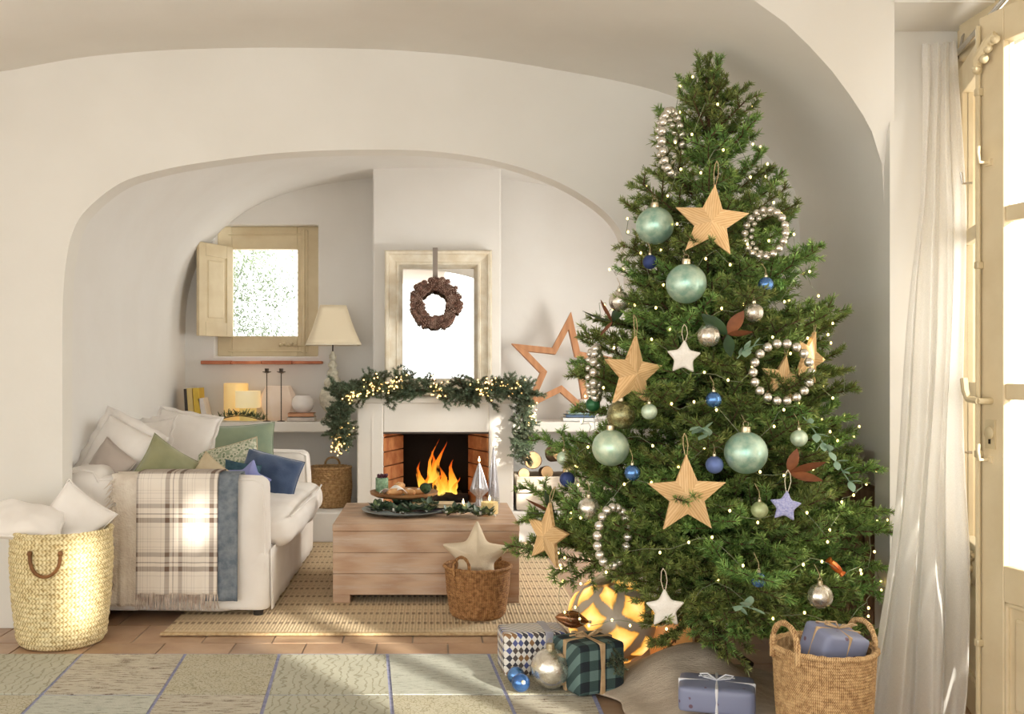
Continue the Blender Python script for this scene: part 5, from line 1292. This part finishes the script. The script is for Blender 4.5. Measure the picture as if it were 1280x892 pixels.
gift('mosaic-patterned gift box with a grey ribbon at the edge of the rug', (.405, 4.02, .014), .26, .17, .17, 6, mosaic, ribgrey, .032, False, bow=False, offx=.05)
pg = gift('dark green checked gift tied with tan ribbon', (.592, 3.80, .016), .20, .20, .185, 24, greencheck, ribtan, .022)
for k in range(3): link('sprig', GV[k], pg, (.03, -.09, .19-.02*k), (0, 1.0, -.6-.4*k), .45)
gift('flat blue-grey gift with white string on the tree skirt', (.985, 3.46, .055), .25, .19, .085, -16, greypaper, ribwhite, .010)
gift('blue-grey gift with string standing in the seagrass basket', (1.235, 3.12, .30), .16, .12, .115, 18, greypaper, ribtan, .008, tilt=(12, 10))
# silver ball and two blue baubles lying on the rug
p = P(688, 846, 3.78); bauble(0, 0, 25, mercury, 'big silver bauble lying in front of the mosaic gift', at=Vector((p.x, 3.78, .092)), group='baubles lying on the rug', ribs=0)
bauble(0, 0, 11.5, bluegl, 'blue bauble lying nearest on the rug', at=Vector((P(651, 0, 3.74).x, 3.74, .049)), group='baubles lying on the rug', rotz=(1.2, .4, 0)); bauble(0, 0, 11, bluegl, 'blue bauble lying against the mosaic gift', at=Vector((P(645, 0, 3.83).x, 3.83, .049)), group='baubles lying on the rug', rotz=(-1.0, -.5, 0))
o = thing('glass_cocoon', 'amber ribbed glass drop ornament lying on the mosaic gift', 'ornament', (P(715, 0, 4.0).x, 4.0, .222), None, (0, math.radians(8), 0))
G().lathe([(.001, -.068), (.014, -.055), (.030, -.02), (.034, .0), (.030, .022), (.015, .05), (.004, .066)], 40, rfun=lambda R, z, a: R*(1+.06*math.cos(12*a))).xf(TR((0, 0, 0), 0, 90)).build('body', metalmat('amber_glass', srgb(176, 118, 70), srgb(120, 74, 44), .15, .6, 6), o, local=True); G().lathe([(.005, 0), (.006, .012)], 10).xf(TR((.066, 0, 0), 0, 90)).build('cap', champagne, o, local=True)
# glowing faceted lantern ball
gc = Vector((.752, 4.16, .185)); gr = .180
def lat(a, ph):
    u_ = a*5/(2*PI); v_ = ph*5/(2*PI)*1.15; p_, q_ = u_+v_, u_-v_
    return min(abs(p_-round(p_)), abs(q_-round(q_)))*2          # 0 on the straps, 1 in the middle of a diamond
m, t, b = newmat('lantern_glow'); at_ = nd(t, 'ShaderNodeAttribute', attribute_name='Lat').outputs['Fac']; n = noise_(t, coords(t), 22, 4)
f = math_(t, 'ADD', at_, math_(t, 'MULTIPLY_ADD', n, .5, -.25))
t.links.new(ramp(t, f, [(.2, srgb(196, 178, 156)), (.32, srgb(240, 196, 110))]), b.inputs['Base Color']); b.inputs['Roughness'].default_value = .3
t.links.new(ramp(t, f, [(.28, (.0, .0, .0)), (.40, (.70, .30, .04)), (.65, (1.0, .52, .12)), (.95, (1.0, .72, .28))]), b.inputs['Emission Color']); b.inputs['Emission Strength'].default_value = 0.85; lmat = m
vs = []; fs = []; cl = []; nu, nv = 120, 60
for j in range(nv+1):
    ph = -PI/2+PI*j/nv
    for i in range(nu):
        a = 2*PI*i/nu; l = lat(a, ph); rr = gr*(1+.045*min(max((l-.25)/.25, 0), 1)+.03*max(l-.6, 0)); cl.append(l if l > .22 else .0)
        vs.append((rr*math.cos(ph)*math.cos(a), rr*math.cos(ph)*math.sin(a), rr*.96*math.sin(ph)))
for j in range(nv):
    for i in range(nu): i2 = (i+1) % nu; fs.append((j*nu+i, j*nu+i2, (j+1)*nu+i2, (j+1)*nu+i))
ln = thing('glowing_ball_lantern', 'glowing golden faceted glass ball lantern under the tree', 'lantern', gc, None, (.15, -.3, .25))
me = G().add(vs, fs).mesh('glass', lmat, True, 30); q = me.attributes.new('Lat', 'FLOAT', 'POINT'); q.data.foreach_set('value', cl); link('glass', me, ln)
G().lathe([(.05, gr*.93), (.052, gr*1.02), (.035, gr*1.05), (.001, gr*1.06)], 20).build('cap', champagne, ln, local=True)
# amber gift with a snowflake print beside the lantern
gx = thing('gift_bag', 'amber paper gift with snowflake print beside the glowing lantern', 'gift', (.985, 4.12, .012), 'wrapped gifts', (0, 0, math.radians(-18)))
G().softbox(-.075, .075, -.05, .05, 0, .20, .02, .012, 8, .004, 3).build('paper', M('amber_paper_lantern_glow', srgb(226, 152, 84), .5, srgb(206, 122, 60), 6, emit=(1, .5, .15), emits=.12), gx, local=True, merge=True, ang=180)  # emission puts the lantern's glow into the paper colour
flk = M('brown_print', srgb(110, 70, 40), .7)
for q_ in range(3):
    a = q_*PI/3+.2; G().mbox(TR((.0, -.0655, .09), 0, math.degrees(a)), .095, .003, .007).build('print_stroke', flk, gx, local=True, smooth=False)
    for s_ in (-1, 1):
        for dq in (-.6, .6): G().mbox(TR((s_*.036*math.cos(a), -.0655, .09-s_*.036*math.sin(a)), 0, math.degrees(a+dq)), .03, .003, .005).build('print_stroke', flk, gx, local=True, smooth=False)
# tree skirt
def skf(u, v):
    a = 2*PI*u; R = v**.8*(1.0+.12*math.sin(3*a+.5)+.07*math.sin(7*a))
    x = 1.03+.44*R*math.cos(a)*1.0; y = 3.72+.40*R*math.sin(a)
    z = .014+.15*math.exp(-((x-.98)**2/.045+(y-3.80)**2/.045))*(1-v**4)+(1-v**6)*(.010*math.sin(26*x+8*y)+.012*noise.noise(Vector((x*7, y*7, 3)))+.012)
    if math.hypot(x-TX, y-TY) < .10: z = min(z, .05)
    return (x, y, max(z, .008))
ts = tag(G().grid(skf, 90, 36, wrapu=True).build('tree_skirt', M('greige_stripe_linen', srgb(206, 190, 170), .95, srgb(186, 168, 148), 5, bump=.6, bscale=60, stretch=(1, 6, 1)), None, at=(1.03, 3.72, 0), ang=180, solid=.004), 'crumpled greige linen tree skirt spread under the fir', 'tree skirt')

# ================================================================== on the coffee table
plat = M('slate_glaze', srgb(156, 166, 166), .35, srgb(134, 146, 146), 12)
pp = onT(505, 641); o = thing('plate', 'round slate plate wreathed with greenery on the table', 'plate', (pp.x, pp.y, TZ))
G().lathe([(.001, 0), (.15, 0), (.19, .008), (.236, .022), (.238, .027), (.19, .016), (.15, .008), (.001, .008)], 48).build('dish', plat, o, local=True)
hol = M('holly_leaf', srgb(78, 98, 72), .45, srgb(52, 72, 54), 16); lf_h = leaf_mesh('leaf', .052, .017, hol, .2, 4); lf_s = leaf_mesh('leaf', .044, .012, M('sage_leaf', srgb(140, 156, 108), .6, srgb(110, 130, 84), 16), .2, 4)
berry_me = G().sphere((0, 0, 0), .0055, 8, 6).mesh('berry', M('white_berry', srgb(236, 232, 220), .4)); dberry = G().sphere((0, 0, 0), .009, 8, 6).mesh('berry', M('dark_berry', srgb(96, 44, 60), .35, srgb(70, 30, 44), 20))
def greens(name, label, at, place, nl, nbr, leaves, group=None, up=.7):
    o = thing(name, label, 'greenery', at, group)
    for k in range(nl):
        c = Vector(place(k/nl)); d = Vector((random.uniform(-1, 1), random.uniform(-1, 1), random.uniform(-.05, up))).normalized(); e = d.to_track_quat('X', 'Z').to_euler(); link('leaf', random.choice(leaves), o, c, e, random.uniform(.8, 1.35))
    for k in range(nbr):
        c = Vector(place(random.random()))+Vector((random.uniform(-.02, .02), random.uniform(-.03, .01), random.uniform(.0, .02))); link('berry', berry_me, o, c)
    st_ = [place(k/20) for k in range(20)]; G().tube([Vector(p)-Vector((0, 0, .004)) for p in st_], .003, 5).build('stem', twigbark, o, local=True); return o
greens('holly_wreath', 'dark green holly leaves with white berries heaped on the slate plate', (pp.x, pp.y, TZ+.012), lambda t_: (.155*math.cos(2*PI*t_), .125*math.sin(2*PI*t_), .006+.018*math.sin(17*t_)**2), 290, 40, [lf_h, lf_h, lf_s], None, .45)
p2 = onT(586, 646); greens('mistletoe_sprig', 'loose mistletoe sprig with white berries by the glass candle', (p2.x, p2.y, TZ+.008), lambda t_: (-.12+.24*t_, -.02+.07*math.sin(5*t_), .008+.016*math.sin(9*t_)**2), 150, 40, [lf_s, lf_h, lf_s], None, .5)
# pedestal board with pastries
bx = P(505, 0, 5.86); boardm = woodmat('acacia', srgb(176, 128, 80), srgb(140, 92, 54), .45, (1, 8, 8), 5)
o = thing('cake_stand', 'round wooden pedestal board carrying pastries', 'cake stand', (bx.x, 5.86, TZ)); G().lathe([(.001, 0), (.07, 0), (.072, .01), (.03, .022), (.028, .055), (.06, .064), (.17, .066), (.196, .078), (.2, .094), (.19, .09), (.15, .078), (.001, .076)], 44).build('board', boardm, o, local=True)
BZ = TZ+.078; crust = M('pastry_crust', srgb(222, 176, 120), .6, srgb(190, 132, 80), 20, bump=.4, bscale=40); sugar = M('sugar', srgb(244, 238, 226), .8)
for k, (dx, dy, rz, sz, lab) in enumerate(((-.05, -.09, 20, 1.0, 'golden pastry at the front of the wooden stand'), (.03, -.08, -30, .9, 'pastry in the middle of the wooden stand'), (-.02, .02, 70, 1.1, 'highest pastry at the back of the wooden stand'), (.09, -.04, 10, .8, 'small pastry towards the green bauble on the stand'))):
    pts = [(.05*sz*math.cos(PI*(.15+.7*q/8)), .03*sz*math.sin(PI*(.15+.7*q/8))-.02, .018*sz) for q in range(9)]
    pa = thing('pastry', lab, 'pastry', (bx.x+dx, 5.86+dy, BZ+(.022 if k == 2 else .002)), 'pastries on the stand', (0, 0, math.radians(rz)))
    G().tube(pts, [.008*sz, .015*sz, .020*sz, .022*sz, .023*sz, .022*sz, .020*sz, .014*sz, .008*sz], 10).build('crust', crust, pa, local=True); G().tube([(x, y, z+.012*sz) for x, y, z in pts[2:7]], [.004, .010, .012, .010, .004], 8).build('icing', sugar, pa, local=True)
nk = thing('napkin', 'folded white napkin draped among the pastries', 'napkin', (bx.x-.06, 5.80, BZ))
G().grid(lambda u, v: (-.08+.16*u+.02*v, -.035+.08*v, .012+.028*math.sin(PI*u)+.012*math.sin(9*u+4*v)), 20, 10).build('cloth', linen, nk, local=True, ang=180, solid=.003)
tag(G().sphere((0, 0, 0), .034, 20, 14, (1, 1, .95)).xf(Matrix.Translation((bx.x+.125, 5.83, BZ+.036))).build('moss_ball', M('moss', srgb(58, 82, 46), .95, srgb(36, 56, 32), 60, bump=.9, bscale=80), None, at=(bx.x+.125, 5.83, BZ)), 'dark green moss ball on the pastry stand', 'ornament')
jp = P(478.5, 0, 5.94); jr = thing('jar', 'green patterned jar filled with dark red berries behind the stand', 'jar', (jp.x-.005, 5.94, BZ), None)
G().lathe([(.001, 0), (.036, 0), (.038, .01), (.038, .085), (.034, .087), (.033, .06), (.001, .06)], 28).build('glass', M('green_pressed_glass', srgb(150, 186, 150), .25, srgb(112, 150, 116), 50, bump=.8, bscale=70), jr, local=True)
for k in range(26): link('berry', dberry, jr, (random.uniform(-.028, .028), random.uniform(-.028, .028), .085+random.uniform(0, .02)))
for k, (c0_, z, h, w_, lab) in enumerate(((srgb(96, 76, 92), TZ, .026, .26, 'plum-spined book lying under the pedestal board'), (srgb(214, 190, 150), TZ+.027, .022, .24, 'tan book on top of the plum-spined one'))):
    p = P(537, 0, 5.62); o = thing('book', lab, 'book', (p.x+.02, 5.66, z), 'books on the coffee table')
    G().box(-w_/2, w_/2, -.06, .09, 0, .003).box(-w_/2, w_/2, -.06, .09, h-.003, h).box(-w_/2, w_/2, -.06, -.057, 0, h).build('cover', cov('tbl_%d' % k, c0_), o, local=True, smooth=False); G().box(-w_/2+.004, w_/2-.004, -.056, .086, .003, h-.003).build('pages', paper, o, local=True, smooth=False)
flm = newmat('candle_flame')[0]; b = flm.node_tree.nodes['Principled BSDF']; b.inputs['Emission Color'].default_value = (1, .7, .3, 1); b.inputs['Emission Strength'].default_value = 8
silver = metalmat('silvered_wax', srgb(196, 192, 194), srgb(160, 156, 162), .25, .7, 6)
def conecandle(px, d, prof, label, ribs, h):
    p = P(px, 0, d); o = thing('tree_candle', label, 'candle', (p.x, d, TZ), 'tree-shaped candles')
    G().lathe(prof, 48, rfun=lambda R, z, a: R*(1+.09*math.cos(ribs*a))).build('wax', silver, o, local=True, ang=60)
    w_ = G().tube([(0, 0, h-.002), (0, 0, h+.010)], .0015, 5).build('wick', soot, o, local=True); G().lathe([(.001, h+.006), (.006, h+.014), (.005, h+.024), (.0008, h+.040)], 10).build('flame', flm, w_, local=True)
conecandle(599, 5.95, [(.001, 0), (.034, 0), (.034, .008), (.018, .02), (.018, .05), (.052, .085), (.046, .11), (.03, .17), (.014, .22), (.004, .25)], 'short silver tree-shaped lit candle on the table', 12, .25)
conecandle(617, 6.0, [(.001, 0), (.034, 0), (.033, .01), (.031, .06), (.022, .17), (.012, .28), (.004, .34)], 'tall slim silver cone-shaped lit candle', 12, .34)
gp_ = onT(612, 644); o = thing('glass_candle', 'lit wax candle in a low clear glass at the table edge', 'candle', (gp_.x, gp_.y, TZ)); clr = glassmat('clear_glass', (.97, .98, .97), .02, .12)
G().lathe([(.001, 0), (.05, 0), (.054, .012), (.054, .098), (.050, .098), (.050, .016), (.001, .012)], 32).build('glass', clr, o, local=True); G().lathe([(.001, .013), (.047, .013), (.047, .075), (.02, .073), (.001, .072)], 28).build('wax', warmwax, o, local=True)
w_ = G().tube([(0, 0, .072), (0, 0, .082)], .0015, 5).build('wick', soot, o, local=True); G().lathe([(.001, .079), (.006, .087), (.0045, .098), (.0008, .112)], 10).build('flame', flm, w_, local=True)
tp_ = onT(579, 636); o = thing('tea_light', 'small lit tea light behind the mistletoe sprig', 'candle', (tp_.x, tp_.y, TZ)); G().lathe([(.001, 0), (.024, 0), (.026, .03), (.022, .03), (.001, .024)], 20).build('cup', clr, o, local=True); G().lathe([(.001, .002), (.021, .002), (.021, .02), (.001, .02)], 18).build('wax', warmwax, o, local=True)
w_ = G().tube([(0, 0, .02), (0, 0, .03)], .0012, 5).build('wick', soot, o, local=True); G().lathe([(.001, .026), (.006, .034), (.0045, .046), (.0008, .06)], 10).build('flame', flm, w_, local=True)
# olive sprig on the shelf
q0 = onS(270, 7.50); lf_o = leaf_mesh('leaf', .055, .006, M('olive_leaf', srgb(112, 124, 86), .6, srgb(84, 98, 66), 14), .15, 4)
greens('olive_sprig', 'olive branch with narrow leaves lying on the shelf', (q0.x, 7.50, SZ+.005), lambda t_: (.36*t_, .0+.02*math.sin(6*t_), .006+.035*math.sin(PI*t_)), 130, 0, [lf_o], None, .8)
# olive tree outside the small window
oc = Vector((-2.0, 10.6, 0)); ot = thing('olive_tree', 'sunlit olive tree seen through the small alcove window', 'tree', oc)
G().tube([(0, 0, 0), (-.25, 0, .8), (-.55, 0, 1.5), (-.6, 0, 2.2)], [.12, .1, .07, .03], 8).build('trunk', bark, ot, local=True)
random.seed(3); cl = [(random.gauss(-.10, .38), random.gauss(0, .3), random.gauss(2.2, .6)) for _ in range(150)]+[(random.gauss(.55, .25), random.gauss(0, .3), random.gauss(2.85, .16)) for _ in range(26)]+[(random.gauss(.75, .08), random.gauss(0, .1), random.gauss(1.45, .1)) for _ in range(8)]
g = G()
for c in cl:
    for k in range(38):
        q = Vector(c)+Vector((random.gauss(0, .10), random.gauss(0, .1), random.gauss(0, .10))); d = Vector((random.uniform(-1, 1), random.uniform(-1, 1), random.uniform(-1, 1))).normalized(); e = d.orthogonal().normalized()*.008
        g.add([q-d*.028, q+e, q+d*.028, q-e], [(0, 1, 2, 3)])
lo_ = g.build('foliage', M('olive_foliage', srgb(128, 142, 112), .6, srgb(84, 100, 76), 4), ot, local=True, smooth=False); lo_['kind'] = 'stuff'
